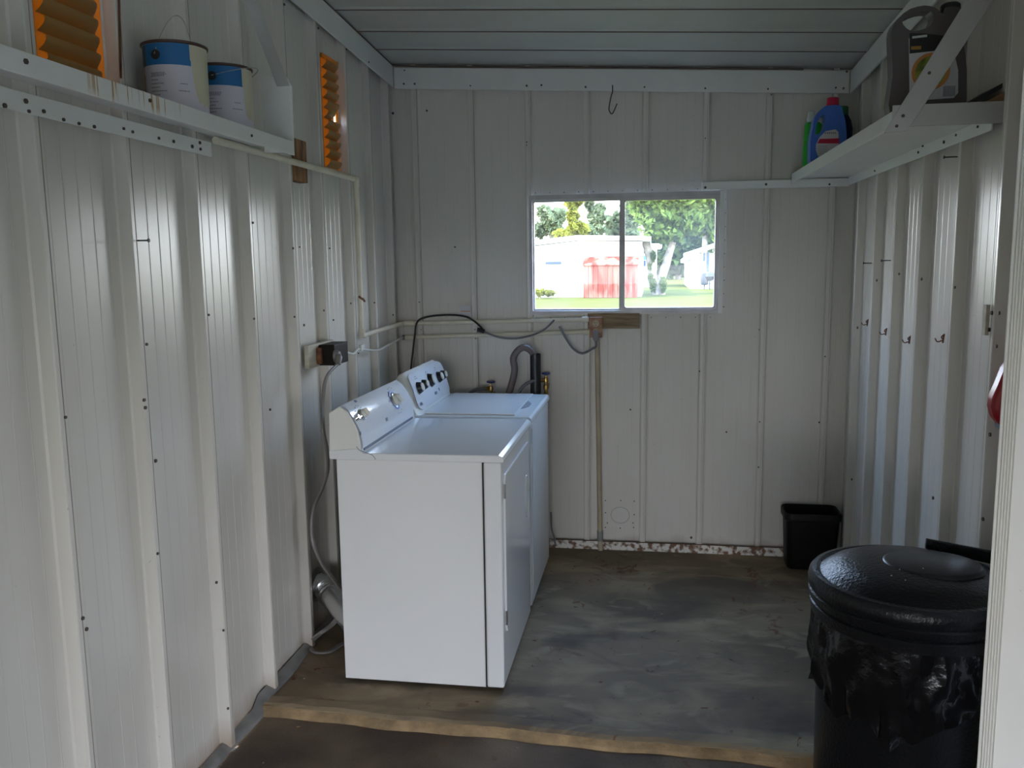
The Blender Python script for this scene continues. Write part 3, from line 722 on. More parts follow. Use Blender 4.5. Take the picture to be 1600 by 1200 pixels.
MB().lathe([(0, .0028), (rad*.84, .0028)], (cc.x, jf, cc.z), 36, rot=q).build('round_emblem', M['yellow'], lb)
b = MB()
for i in range(9):
    a_ = PY(1425+i*2.6, 59-i*.3, jf); b.box(a_.x, a_.x+.0045, jf-.0032, jf-.002, a_.z-.003, a_.z+.004)
b.build('label_text', M['cap_white'], lb, kind='stuff')
a_, c_ = PY(1423, 78, jf), PY(1439, 72, jf); MB().box(a_.x, c_.x, jf-.0032, jf-.002, a_.z, c_.z).build('amber_text', M['amber_ink'], lb)
b = MB(); a_ = PY(1473, 150, jf)
for i in range(9): b.box(a_.x+i*.0042, a_.x+i*.0042+.0022, jf-.0025, jf-.001, a_.z-.002, a_.z+.030)
b.build('barcode', M['label_grey'], lb, kind='stuff')
# boards leaning on the shelf beyond the jug
MB_ = MB().slab([PY(1512, 162, 2.86), PY(1600, 110, 2.86), PY(1612, 112, 2.86), PY(1522, 162, 2.86)], (0, .18, .0)).build('flat_board', M['dark_ink'])
o = tag(MB_, 'thin black board lying tilted on the right shelf by the wall', 'board')
MB_ = MB().slab([PY(1535, 162, 2.84), PY(1606, 124, 2.84), PY(1620, 134, 2.84), PY(1570, 162, 2.84)], (0, .015, .0)).build('flat_board', M['tan_board'])
tag(MB_, 'tan board lying tilted on the right shelf beneath the black one', 'board')

# ------------------------------------------------------------------ conduits, boards, outlets
r_ = .0125
xw = XL+DEP+.016
pA = PX(330, 213, xw); pc = PX(556, 277, xw); pd = PX(562, 524, xw)
ycor = pc.y
yq = YB-DEP*.75-.016
z_up, z_lo = 1.290, 1.222
t = thing('conduit', 'cream PVC conduit running under the left shelf, down the wall and to the outlet', 'conduit', (xw, ycor, 1.29))
kz = 2.022
MB().tube([(xw, 2.665, kz), (xw, ycor-.02, kz), (xw, ycor-.005, kz-.004), (xw, ycor, kz-.02), (xw, ycor, 1.75), (xw, ycor-.004, 1.29), (xw, ycor+.006, 1.277), (xw, ycor+.03, 1.276), (xw, yq-.03, 1.286), (xw+.01, yq-.008, 1.286), (xw+.035, yq, 1.286)], r_, 14).build('pipe', M['pvc'], t, smooth=True)
MB().tube([(xw+.035, yq, 1.286), (-.352, yq, 1.306)], r_*.95, 14).build('pipe', M['pvc'], t, smooth=True)
MB().tube([(xw+.015, yq, 1.286), (xw+.075, yq, 1.287)], r_*1.35, 14).build('coupling', M['pvc'], t, smooth=True)
MB().tube([(xw, ycor, 1.31), (xw, ycor, 1.277), (xw, ycor+.035, 1.277)], r_*1.3, 14).build('elbow', M['pvc'], t, smooth=True)
MB().tube([(xw, ycor-.035, kz), (xw, ycor-.004, kz), (xw, ycor, kz-.035)], r_*1.3, 14).build('elbow', M['pvc'], t, smooth=True)
MB().tube([(-.372, yq, 1.306), (-.335, yq, 1.3065)], r_*1.35, 14).build('coupling', M['pvc'], t, smooth=True)
k_ = PX(561, 470, xw)
MB().tube([(xw+.004, ycor-.03, k_.z+.02), (xw+.014, ycor+.0, k_.z+.004), (xw+.014, ycor+.02, k_.z-.004), (xw+.0, ycor+.03, k_.z+.01)], .005, 6).build('rusty_clip', M['rust_box'], t)
t = thing('conduit', 'lower cream PVC conduit along the back wall, open at its left end', 'conduit', (-.9, yq, z_lo))
MB().tube([(-1.375, yq, 1.207), (-.33, yq, 1.238)], r_*.95, 14).build('pipe', M['pvc'], t, smooth=True)
MB().tube([(-1.390, yq, 1.207), (-1.374, yq, 1.2075)], r_*1.1, 14).build('pipe_end', M['cord_grey'], t, smooth=True)
MB().tube([(-.36, yq, 1.237), (-.325, yq, 1.238)], r_*1.3, 14).build('coupling', M['pvc'], t, smooth=True)
t = thing('conduit', 'vertical tan PVC conduit from the outlet down to the floor', 'conduit', (-.28, yq, 0))
MB().tube([(-.290, yq, 1.20), (-.274, yq, .10)], .0135, 14).build('pipe', M['pvc_tan'], t, smooth=True)
MB().tube([(-.274, yq, .115), (-.273, yq, .055)], .017, 14).build('coupling', M['coupling'], t, smooth=True)
MB().tube([(-.273, yq, .06), (-.270, yq-.004, .001)], .0135, 14).build('pipe_stub', M['pvc_tan'], t, smooth=True)

o = MB().box(-.341, -.062, YB-.055, YB-.031, 1.256, 1.341).build('mounting_board', M['wood'], bevel=.002); tag(o, 'weathered wooden board under the window behind the duplex outlet', 'board')
o = MB().box(XL+.003, XL+DEP+.002, 3.325, 3.455, 1.955, 2.122).build('wood_block', M['wood_red'], bevel=.002); tag(o, 'small reddish-brown wood block on the left wall at the shelf end', 'wood block')
# the conduit passes in front of the block
o = MB().box(XL+DEP+.002, XL+DEP+.022, 3.33, 3.615, 1.195, 1.292).build('mounting_board', M['wood_pale'], bevel=.002); tag(o, 'pale board on the left wall behind the black dryer outlet', 'board')
p = PX(1541, 500, XR-DEP-.006)
o = MB().box(XR-DEP-.012, XR-DEP-.001, p.y-.012, p.y+.012, p.z-.045, p.z+.045).build('wood_block', M['wood_pale'], bevel=.001); tag(o, 'small tan wood cleat on the right wall above the red container', 'wood block')

# duplex outlet
t = thing('duplex_outlet', 'rusty two-socket outlet box on the board under the window', 'outlet', (-.292, YB-.056, 1.21))
MB().box(-.325, -.262, YB-.095, YB-.0555, 1.213, 1.318).build('box', M['rust_plate'], t, bevel=.006)
MB().box(-.328, -.259, YB-.100, YB-.095, 1.210, 1.321).build('cover_plate', M['rust_plate'], t, bevel=.002)
for zz in (1.287, 1.244):
    s = MB().lathe([(0, .003), (.016, .003), (.0175, 0)], (-.2935, YB-.100, zz), 20, rot=Matrix.Rotation(R(90), 3, 'X')).build('socket', M['outlet'], t)
    MB().box(-.301, -.2985, YB-.1045, YB-.1025, zz, zz+.010).box(-.2885, -.286, YB-.1045, YB-.1025, zz, zz+.010).tube([(-.2935, YB-.1025, zz-.008), (-.2935, YB-.1045, zz-.008)], .003, 8).build('slots', M['gap'], s)
# washer cord with plug
t = thing('power_cord', 'grey washer power cord plugged into the lower socket under the window', 'cord', (-.29, YB-.105, 1.2))
MB().prism([(-.307, 1.248), (-.280, 1.248), (-.276, 1.215), (-.282, 1.195), (-.302, 1.195), (-.310, 1.215)], YB-.135, YB-.1035, lambda u, v, tt: (u, tt, v)).build('plug', M['cord_grey'], t, bevel=.004)
yc = YB-.07
MB().tube([(-.292, YB-.12, 1.198), (-.293, YB-.115, 1.165), PY(925, 545, yc-.03), PY(910, 552, yc-.02), PY(896, 545, yc-.02), PY(884, 528, yc-.02), PY(874, 510, yc-.01)], .0065, 8, smooth=6).build('cord', M['cord_grey'], t, smooth=True)
MB().tube([PY(866, 500, yc-.01), PY(850, 515, yc-.02), PY(830, 524, yc-.02), PY(805, 529, yc-.01), PY(780, 527, yc-.01), PY(755, 518, yc-.005)], .0055, 8, smooth=6).build('cord', M['cord_grey'], t, smooth=True)
t = thing('power_cord', 'thin black cord arching from the wall tag down behind the washer', 'cord', (-1.3, YB-.06, 1.2))
MB().tube([PY(757, 518, yc), PY(745, 505, yc), PY(728, 495, yc), PY(700, 492, yc), PY(668, 495, yc), PY(652, 503, yc), PY(648, 525, yc), PY(645, 550, yc), PY(642, 580, yc), PY(641, 620, yc)], .0055, 8, smooth=6).build('cord', M['black'], t, smooth=True)
MB().tube([PY(746, 515, yc), PY(757, 518, yc)], .012, 8).build('plug', M['black'], t)
t = thing('wall_tag', 'small white and clear plastic tag taped to the back wall above the conduits', 'tag', PY(727, 490, YB-.05))
a_, c_ = PY(719, 478, YB-.05), PY(736, 496, YB-.05)
MB().box(a_.x, c_.x, YB-.052, YB-.048, c_.z, a_.z).build('tag_body', M['label_white'], t)
MB().box(a_.x+.004, c_.x-.004, YB-.0535, YB-.052, (a_.z+c_.z)/2, (a_.z+c_.z)/2+.005).build('orange_line', M['orange_ink'], t)

# dryer outlet + cord
t = thing('dryer_outlet', 'black surface-mounted dryer outlet box on the pale board', 'outlet', (XL+DEP+.03, 3.45, 1.2))
xo = XL+DEP+.023
MB().box(xo, xo+.07, 3.435, 3.60, 1.197, 1.285).build('box', M['brown_box'], t, bevel=.003)
MB().box(xo, xo+.02, 3.405, 3.434, 1.205, 1.275).build('rusty_knockout', M['rust_box'], t, bevel=.006)
t = thing('power_cord', 'pale grey dryer power cord hanging from the black outlet to the floor', 'cord', (xo+.09, 3.5, 1.2))
xo2 = xo+.072
pl = PX(527, 553, xo2+.01)
qx = Matrix.Rotation(R(90), 3, 'Y')
MB().lathe([(0, .022), (.020, .020), (.026, .010), (.027, 0)], (xo2, pl.y, 1.238), 20, rot=qx).build('plug', M['cord_grey'], t, smooth=True)
MB().tube([(xo2+.012, pl.y-.01, 1.238), (xo2+.03, pl.y-.03, 1.236), (xo2+.03, pl.y-.05, 1.21)], .012, 10, smooth=4).build('plug_neck', M['cord_pale'], t, smooth=True)
xc = -1.30
cpts = [Vector((xo2+.03, pl.y-.05, 1.21)), PX(510, 590, xc), PX(504, 630, xc), PX(505, 670, xc+.02), PX(511, 705, xc+.02), PX(512, 735, xc), PX(503, 765, xc-.02), PX(490, 795, xc-.03), PX(487, 825, xc-.03), PX(490, 850, xc-.02), PX(502, 878, xc), PX(517, 900, xc+.03), PX(536, 925, xc+.05)]
for dx in (-.0065, 0, .0065): pass
b = MB()
for dy in (-.006, 0, .006): b.tube([p+Vector((0, dy, 0)) for p in cpts], .0055, 8, smooth=6)
b.build('cord', M['cord_pale'], t, smooth=True)
b = MB()
fp = [PX(534, 955, -1.27), PX(520, 975, -1.30), PX(500, 990, -1.34), PZ(487, 1002, .016), PZ(485, 1012, .008), PZ(495, 1020, .008), PZ(515, 1018, .008), PZ(532, 1008, .008), PZ(550, 1000, .008)]
for dy in (-.006, 0, .006): b.tube([p+Vector((dy, 0, 0)) for p in fp], .0055, 8, smooth=6)
b.build('cord', M['cord_pale'], t, smooth=True)
t = thing('cable', 'white cable sagging from the black outlet into the lower conduit', 'cable', (XL+DEP+.02, 3.9, 1.2))
xk = XL+DEP+.010
MB().tube([(xo+.03, 3.60, 1.23), PX(542, 551, xk+.01), PX(552, 553, xk), PX(560, 546, xk), PX(575, 547, xk), PX(590, 547, xk), PX(605, 540, xk), PX(618, 533, xk+.01), (-1.388, yq-.004, 1.208)], .006, 8, smooth=6).build('cable_run', M['cord_white'], t, smooth=True)
p = PX(564, 544, xk)
MB().box(xk-.006, xk+.010, p.y-.02, p.y+.03, p.z-.012, p.z+.018).build('clip', M['cord_white'], t, bevel=.003)

# hook, nails and wire hooks
o = MB().tube([PY(957, 133, yb-.004), PY(957, 143, yb-.008), PY(955, 150, yb-.012), PY(952, 165, yb-.02), PY(952, 173, yb-.02), PY(956, 178, yb-.024), PY(960, 172, yb-.03), PY(964, 162, yb-.034)], .0028, 8, smooth=4).build('wall_hook', M['dark_wire'], smooth=True); tag(o, 'thin dark wire hook hanging from the back eave trim', 'hook')
def nail(P, d, l, label):
    P = Vector(P); d = Vector(d).normalized()
    b = MB().tube([P, P+d*l], .0022, 8); b.tube([P+d*l, P+d*(l+.003)], .0055, 10)
    return tag(b.build('nail', M['dark_wire']), label, 'nail')
nail(PX(214, 376, XL+DEP), (1, 0, .0), .034, 'dark nail sticking out of the left wall below the shelf')
nail(PX(1496, 245, XR-DEP), (-1, 0, 0), .040, 'long dark nail on the right wall just under the shelf')
nail(PX(1362, 411, XR-DEP), (-1, 0, .0), .034, 'nail on the right wall, farthest from the camera')
nail(PX(1392, 407, XR-DEP), (-1, 0, .0), .036, 'nail on the right wall, second from the back corner')
for (x, y), lab in (((1357, 507), 'rusty wire hook on the right wall, farthest of the four'), ((1386, 521), 'rusty wire hook on the right wall, second from the back corner'), ((1423, 533), 'rusty wire hook on the right wall, third from the back corner'), ((1476, 530), 'rusty wire hook on the right wall, nearest the camera')):
    p = PX(x, y-8, XR-DEP-.002); b = MB()
    b.tube([p, p+Vector((-.010, 0, -.010)), p+Vector((-.003, .004, -.020)), p+Vector((-.022, 0, -.026)), p+Vector((-.030, 0, -.014))], .0022, 6, smooth=4)
    b.tube([p+Vector((-.002, 0, -.002)), p+Vector((-.006, -.004, -.030))], .003, 6)
    tag(b.build('wire_hook', M['rust_box']), lab, 'hook', 'rusty wire hooks on the right wall')

# ------------------------------------------------------------------ dryer
XD, Y0, Y1 = -.538, 3.020, 3.752
t = thing('clothes_dryer', 'white front-loading dryer nearest the camera with one large and one small pale knob', 'dryer', (-.86, 3.39, 0))
XBK = -1.170
MB().box(XBK, -.608, Y0+.002, Y1-.002, .014, .892).build('side_cabinet', M['enamel_side'], t, bevel=.003)
MB().box(-.605, XD, Y0, Y1, .014, .892).build('front_panel', M['enamel'], t, bevel=.008)
MB().prism([(-1.195, .892), (-1.195, .925), (-1.09, .935), (-1.06, .918), (-.545, .921), (XD+.008, .914), (XD+.012, .900), (XD+.008, .893)], Y0-.006, Y1+.004, lambda u, v, tt: (u, tt, v)).build('top_deck', M['enamel'], t, bevel=.006, seg=3)
MB().box(-.6085, -.6045, Y0-.001, Y1-.002, .016, .892).build('seam', M['gap'], t)
for fx in (-1.13, -.60):
    for fy in (3.07, 3.70): MB().lathe([(.018, 0), (.018, .006), (.010, .016)], (fx, fy, -.0), 12).build('foot', M['gap'], t)
# console: curved profile
con = [(-1.196, .893), (-1.190, 1.069), (-1.148, 1.094)]
face = [(-1.148, 1.094), (-1.120, 1.074), (-1.098, 1.040), (-1.080, 1.000), (-1.072, .960), (-1.070, .930)]
MB().prism(con+face[1:]+[(-1.068, .9215)], Y0-.002, Y0+.030, lambda u, v, tt: (u, tt, v)).build('end_cap', M['plastic_white'], t, bevel=.004)
MB().prism(con+face[1:]+[(-1.068, .9215)], Y1-.030, Y1, lambda u, v, tt: (u, tt, v)).build('end_cap', M['plastic_white'], t, bevel=.004)
MB().prism(con+face[1:]+[(-1.068, .9215)], Y0+.031, Y1-.031, lambda u, v, tt: (u, tt, v)).build('console', M['plastic_white'], t)
def face_pt(face, s, y, off=0):
    """s in 0..1 from top to bottom along the face; returns point and outward normal"""
    L_ = [0]
    for a, b in zip(face, face[1:]): L_.append(L_[-1]+math.hypot(b[0]-a[0], b[1]-a[1]))
    d = s*L_[-1]
    for i in range(len(face)-1):
        if d <= L_[i+1]+1e-9:
            q = (d-L_[i])/(L_[i+1]-L_[i]); a, b = face[i], face[i+1]
            tx, tz = (b[0]-a[0]), (b[1]-a[1]); l = math.hypot(tx, tz); n = Vector((-tz/l, 0, tx/l))
            if n.x < 0: n = -n
            return Vector((a[0]+tx*q, y, a[1]+tz*q))+n*off, n, Vector((tx/l, 0, tz/l))
def face_sheet(face, y0, y1, off, m, name, parent, s0=.02, s1=.98, corner=0):
    b = MB(); n = 14
    for i in range(n+1):
        s = s0+(s1-s0)*i/n; p, nn, _ = face_pt(face, s, 0, off); 
        e = corner*(1-math.sqrt(max(0, 1-max(0, (abs(2*i/n-1)-.6)/.4)**2))) if corner else 0
        b.v += [(p.x, y0+e, p.z), (p.x, y1-e, p.z)]
    for i in range(n): b.f.append((2*i, 2*i+1, 2*i+3, 2*i+2))
    return b.build(name, m, parent, smooth=True)
face_sheet(face, Y0+.012, Y1-.010, .004, M['panel_white'], 'control_face', t)
face_sheet(face, Y0+.006, Y1-.004, .0015, M['panel_white'], 'face_edge', t, 0, 1)
def on_face(face, px, py):
    """where the ray through this photo pixel meets the console face"""
    best = None
    for i in range(101):
        s = i/100; p, n, tt = face_pt(face, s, 0, .004); d = _ray(px, py); q = CAM+d*(p.x/d.x)
        e = abs(q.z-p.z)
        if best is None or e < best[0]: best = (e, s, q.y)
    return best[1], best[2]
def disc(face, s, y, r, h, m, name, parent, n=24, r2=None, off=.004):
    p, nn, tt = face_pt(face, s, y, off); q = nn.to_track_quat('Z', 'Y').to_matrix(); r2 = r2 or r*.85
    return MB().lathe([(0, h), (r2*.9, h), (r2, h*.85), (r, 0)], p, n, rot=q).build(name, m, parent, smooth=True)
def dots(face, s, y, r, a0, a1, n, m, parent, w=.004, name='dial_marks', off=.0045):
    p, nn, tt = face_pt(face, s, y, off); b = MB(); side = Vector((0, 1, 0))
    for i in range(n):
        a = R(a0+(a1-a0)*i/max(1, n-1)); c = p+(side*math.cos(a)-tt*math.sin(a))*r; c += nn*.0005
        u = side*w*random.uniform(.7, 1.6); v = tt*w*.5; b.slab([c-u-v, c+u-v, c+u+v, c-u+v], nn*.0006)
    return b.build(name, m, parent, kind='stuff')
s, y = on_face(face, 565, 648)
disc(face, s, y, .024, .010, M['chrome'], 'knob_ring', t); disc(face, s, y, .019, .022, M['knob'], 'knob', t)
p, nn, tt = face_pt(face, s, y, .026); MB().hexa([p-tt*.016-Vector((0, .004, 0)), p+tt*.016-Vector((0, .004, 0)), p+tt*.016+Vector((0, .004, 0)), p-tt*.016+Vector((0, .004, 0))], [p-tt*.012-Vector((0, .003, 0))+nn*.012, p+tt*.012-Vector((0, .003, 0))+nn*.012, p+tt*.012+Vector((0, .003, 0))+nn*.012, p-tt*.012+Vector((0, .003, 0))+nn*.012]).build('knob_grip', M['knob'], t, bevel=.002)
dots(face, s, y, .040, 40, 200, 7, M['print'], t)
s, y = on_face(face, 557, 654); disc(face, s, y, .011, .014, M['chrome'], 'start_button', t)
s, y = on_face(face, 616, 625)
disc(face, s, y, .044, .0012, M['print_blue'], 'dial_print', t, r2=.0435); disc(face, s, y, .036, .008, M['chrome'], 'knob_ring', t); disc(face, s, y, .029, .022, M['knob'], 'knob', t)
p, nn, tt = face_pt(face, s, y, .026); d_ = (tt*.8+Vector((0, .6, 0))).normalized(); e_ = nn.cross(d_)
MB().hexa([p-d_*.024-e_*.005, p+d_*.024-e_*.005, p+d_*.024+e_*.005, p-d_*.024+e_*.005], [p-d_*.018-e_*.003+nn*.015, p+d_*.018-e_*.003+nn*.015, p+d_*.018+e_*.003+nn*.015, p-d_*.018+e_*.003+nn*.015]).build('knob_grip', M['knob'], t, bevel=.002)
dots(face, s, y, .058, 20, 220, 10, M['print'], t, .003); dots(face, s, y, .062, 250, 330, 4, M['print'], t, .003)
s, y = on_face(face, 563, 677); disc(face, s, y, .008, .001, M['print'], 'emblem', t, r2=.0075)
s, y = on_face(face, 604, 655); dots(face, s, y, .0, 0, 1, 1, M['print'], t, .014, 'brand_print')
s, y = on_face(face, 556, 628); dots(face, s, y, .006, 0, 180, 5, M['print'], t, .006, 'panel_print')
MB().tube([(-1.085, Y0-.0065, .944), (-1.075, Y0-.0065, .932), (-1.050, Y0-.0065, .921), (-1.028, Y0-.0065, .915), (-1.016, Y0-.0065, .903), (-1.012, Y0-.0065, .895)], .0012, 6, smooth=4).build('end_seam', M['print'], t)
MB().box(-1.071, -1.066, Y0+.03, Y1-.03, .9215, .931).build('console_groove', M['print'], t)
# door and handle on the front (x = XD)
yd0, yd1, zd0, zd1 = 3.065, 3.700, .215, .835
b = MB(); frame = [(yd0, zd0+.03), (yd0+.02, zd0), (yd1-.02, zd0), (yd1, zd0+.03), (yd1, zd1-.03), (yd1-.02, zd1), (yd0+.02, zd1), (yd0, zd1-.03)]
b.prism(frame, XD-.004, XD+.007, lambda u, v, tt: (tt, u, v)); dr = b.build('door', M['enamel'], t, bevel=.005, seg=3)
h1, h0 = PX(823, 742, XD+.008), PX(823, 806, XD+.008)
def loop(yc_, z0, z1, w, x): 
    return [(x, yc_+w*math.cos(a), (z1-w)+w*math.sin(a)) for a in [i*math.pi/8 for i in range(9)]]+[(x, yc_-w*math.cos(a), (z0+w)-w*math.sin(a)) for a in [i*math.pi/8 for i in range(9)]]
pts = loop(h0.y, h0.z, h1.z, .018, XD+.008); MB().tube(pts+[pts[0]], .004, 8, cap=False).build('handle_rim', M['enamel'], dr, smooth=True)
MB().add([(XD+.0075, p[1], p[2]) for p in pts], [tuple(range(len(pts)))]).build('handle_recess', M['coupling'], dr)
for zz in (.775, .28): MB().box(XD+.002, XD+.010, yd0-.006, yd0+.004, zz-.028, zz+.028).build('hinge', M['chrome'], t)

# ------------------------------------------------------------------ washer
Y2, Y3 = 3.815, 4.500
t = thing('washing_machine', 'white top-loading washer at the back with a rounded console of dark-sided knobs', 'washing machine', (-.86, 4.15, 0))
MB().box(XBK, XD-.002, Y2, Y3, .014, .885).build('cabinet', M['enamel_side'], t, bevel=.008)
MB().prism([(-1.19, .885), (-1.19, .920), (-.545, .920), (XD+.004, .914), (XD+.006, .895), (XD+.003, .886)], Y2-.004, Y3+.003, lambda u, v, tt: (u, tt, v)).build('top_deck', M['enamel'], t, bevel=.006, seg=3)
l0, l1, l2, l3 = PZ(672, 645, .924), PZ(808, 646, .924), PZ(835, 619, .924), PZ(720, 612, .924)
MB().slab([(-1.045, Y2+.030, .9205), (-.615, Y2+.030, .9205), (-.615, Y3-.030, .9205), (-1.045, Y3-.030, .9205)], (0, 0, .007)).build('lid', M['enamel'], t, bevel=.003)
MB().prism([(-.614, 4.02), (-.585, 4.10), (-.585, 4.18), (-.614, 4.27)], .9206, .9222, lambda u, v, tt: (u, v, tt)).build('lid_grip', M['cord_grey'], t)
for fx in (-1.13, -.60):
    for fy in (3.88, 4.44): MB().lathe([(.018, 0), (.018, .006), (.010, .016)], (fx, fy, 0), 12).build('foot', M['gap'], t)
wface = [(-1.150, 1.112), (-1.128, 1.100), (-1.112, 1.070), (-1.098, 1.030), (-1.085, .985), (-1.072, .945), (-1.064, .926)]
wcon = [(-1.190, .9205), (-1.190, 1.075), (-1.175, 1.100)]+wface+[(-1.062, .9205)]
# rounded ends: several slices shrinking toward the ends
b = MB(); sl_ = []; Lw = Y3-Y2
cx_, cz_ = -1.19, .9205
for i in range(19):
    u = -1+2*i/18; yv = (Y2+Y3)/2+(Lw/2-.004)*math.sin(u*math.pi/2)**1 if False else (Y2+Y3)/2+(Lw/2-.004)*(abs(u)**.8)*(1 if u > 0 else -1)
    e = max(0, (abs(yv-(Y2+Y3)/2)-(Lw/2-.10))/.096); k = (max(0.0, 1-e**2.4))**.5*.30+.70
    sl_.append((yv, k))
n = len(wcon)
for yv, k in sl_:
    for u, v in wcon: b.v.append((cx_+(u-cx_)*(1-(1-k)*.35), yv, cz_+(v-cz_)*k))
for i in range(len(sl_)-1):
    for j in range(n): b.f.append((i*n+j, i*n+(j+1) % n, (i+1)*n+(j+1) % n, (i+1)*n+j))
b.f.append(tuple(range(n))); b.f.append(tuple((len(sl_)-1)*n+j for j in reversed(range(n))))
b.build('console', M['plastic_white'], t, smooth=True)
fs = face_sheet(wface, Y2+.030, Y3-.022, .003, M['panel_white'], 'control_face', t, .10, .97, .05)
for (x, y, rr_, nm) in ((654, 606, .030, 'knob'), (662, 601, .026, 'knob'), (672, 594, .036, 'knob'), (685, 589, .030, 'knob'), (691, 586, .026, 'knob')):
    s, yy = on_face(wface, x, y)
    disc(wface, s, yy, rr_, .020, M['black'], 'knob_skirt', t, r2=rr_*.78); disc(wface, s, yy, rr_*.72, .026, M['knob'], 'knob', t, r2=rr_*.66)
s, yy = on_face(wface, 686, 608); disc(wface, s, yy, .009, .001, M['print'], 'emblem', t, r2=.008)
s, yy = on_face(wface, 681, 614); dots(wface, s, yy, 0, 0, 1, 1, M['print'], t, .014, 'panel_print')
s, yy = on_face(wface, 659, 632); dots(wface, s, yy, .008, 0, 180, 4, M['print'], t, .008, 'brand_print')
for (x, y) in ((650, 592), (666, 585), (680, 578)): s, yy = on_face(wface, x, y); dots(wface, s, yy, .012, 0, 180, 4, M['print'], t, .004)
MB().box(XD-.001, XD+.003, 3.835, 3.845, .79, .86).build('badge', M['chrome'], t, bevel=.001)
MB().box(XD-.003, XD+.001, Y2+.04, Y2+.046, .06, .875).build('front_seam', M['enamel'], t)

# ------------------------------------------------------------------ plumbing behind the washer
t = thing('standpipe', 'black plastic drain standpipe behind the washer', 'pipe', (-.622, 4.62, 0))
MB().tube([(-.622, 4.62, 0), (-.622, 4.62, 1.124)], [.030], 20, cap=False).build('pipe', M['black'], t, smooth=True)
MB().tube([(-.622, 4.62, 1.05), (-.622, 4.62, 1.100)], .029, 20).build('pipe_inner', M['black'], t)
t = thing('drain_hose', 'grey-brown drain hose hooked into the black standpipe', 'hose', (-.75, 4.60, .9))
MB().tube([(-.80, 4.56, .80), PY(796, 612, 4.60), PY(804, 580, 4.60), PY(802, 560, 4.60), PY(810, 547, 4.60), PY(820, 543, 4.60), PY(831, 550, 4.61), (-.625, 4.62, 1.09)], .0185, 14, smooth=8).build('hose', M['hose'], t, smooth=True)
def valve(px, top_y, stem_y, yv, label, hose):
    P = PY(px, top_y, yv); t = thing('water_valve', label, 'valve', (P.x, yv, .85))
    q = None
    MB().lathe([(0, .006), (.022, .006), (.026, .002), (.022, -.004), (0, -.005)], P, 12).build('handle', M['blue_handle'], t, smooth=True)
    MB().lathe([(.005, -.004), (.006, -.020), (.013, -.024), (.014, -.045), (.010, -.048), (.010, -.058), (.016, -.062), (.016, -.085), (.011, -.088), (.011, -.25)], P, 14).build('body', M['brass'], t, smooth=True)
    MB().tube([P+Vector((0, -.0, -.035)), P+Vector((-.028, -.012, -.036))], .011, 12).build('spout', M['brass'], t, smooth=True)
    MB().tube([P+Vector((0, 0, -.075)), Vector((P.x, YB-.002, P.z-.075))], .009, 10).build('wall_stub', M['brass'], t, smooth=True)
    h = thing('supply_hose', hose, 'hose', (P.x-.05, yv-.02, .85))
    MB().tube([P+Vector((-.026, -.012, -.036)), P+Vector((-.06, -.045, -.034)), P+Vector((-.10, -.07, -.048)), P+Vector((-.135, -.075, -.085)), P+Vector((-.16, -.08, -.16))], .009, 10, smooth=6).build('hose', M['steel_hose'], h, smooth=True)
    MB().tube([P+Vector((-.022, -.010, -.036)), P+Vector((-.044, -.017, -.034))], .012, 8).build('nut', M['brass'], h, smooth=True)
valve(853, 584, 600, 4.64, 'brass water valve with blue handle right of the standpipe', 'grey supply hose crossing in front of the black standpipe')
valve(767, 597, 612, 4.64, 'brass water valve with blue handle left of the drain hose', 'grey supply hose left of the drain hose')
# dryer vent
t = thing('vent_duct', 'shiny foil dryer duct meeting a wall collar beside the dryer', 'duct', (-1.38, 3.42, .2))
b = MB(); pr = [Vector((-1.425, 3.40, .235)), Vector((-1.39, 3.39, .232)), Vector((-1.355, 3.36, .215)), Vector((-1.28, 3.30, .175)), Vector((-1.185, 3.22, .13))]
pts = spline(pr, 10); rs = [.052+(.0022 if i % 2 else -.0012)*(1 if i < 22 else 0.4) for i in range(len(pts))]
b.tube(pts, rs, 24).build('duct', M['duct'], t, smooth=True)
MB().lathe([(.050, 0), (.075, .002), (.075, .006), (.054, .010)], (XL+.016, 3.41, .236), 24, rot=qx).build('collar', M['galv'], t, smooth=True)
# loose cord end beside the washer
o = MB().tube([PY(861, 800, 4.62), PY(862, 825, 4.62), PY(866, 840, 4.62), PY(868, 853, 4.61)], .005, 8, smooth=5).build('loose_cord', M['cord_grey'], smooth=True); tag(o, 'dark cord end dangling to the floor at the washer back corner', 'cord')

# ------------------------------------------------------------------ waste basket
bl, br_ = PZ(1231, 888, 0), PZ(1300, 892, 0)
t = thing('waste_basket', 'dark brown-black rectangular waste basket in the back right corner', 'waste basket', (.86, 4.58, 0))
def rrect(cx, cy, w, d, r, z, n=5):
    out = []
    for sx, sy, a0 in ((1, 1, 0), (-1, 1, 90), (-1, -1, 180), (1, -1, 270)):
        for j in range(n+1): a = R(a0+90*j/n); out.append((cx+sx*(w/2-r)+r*math.cos(a), cy+sy*(d/2-r)+r*math.sin(a), z))
    return out
def loft(rings, cap0=True, cap1=False):
    b = MB(); n = len(rings[0])
    for rg in rings: b.v += rg
    for i in range(len(rings)-1):
        for k in range(n): b.f.append((i*n+k, i*n+(k+1) % n, (i+1)*n+(k+1) % n, (i+1)*n+k))
    if cap0: b.f.append(tuple(reversed(range(n))))
    if cap1: b.f.append(tuple((len(rings)-1)*n+k for k in range(n)))
    return b
cxb, cyb = .842, 4.585
loft([rrect(cxb, cyb, .235, .15, .03, .002), rrect(cxb, cyb, .245, .155, .03, .01), rrect(cxb, cyb, .270, .185, .035, .30), rrect(cxb, cyb, .262, .177, .032, .298), rrect(cxb, cyb, .238, .15, .03, .02)]).build('basket_body', M['basket'], t, smooth=True)
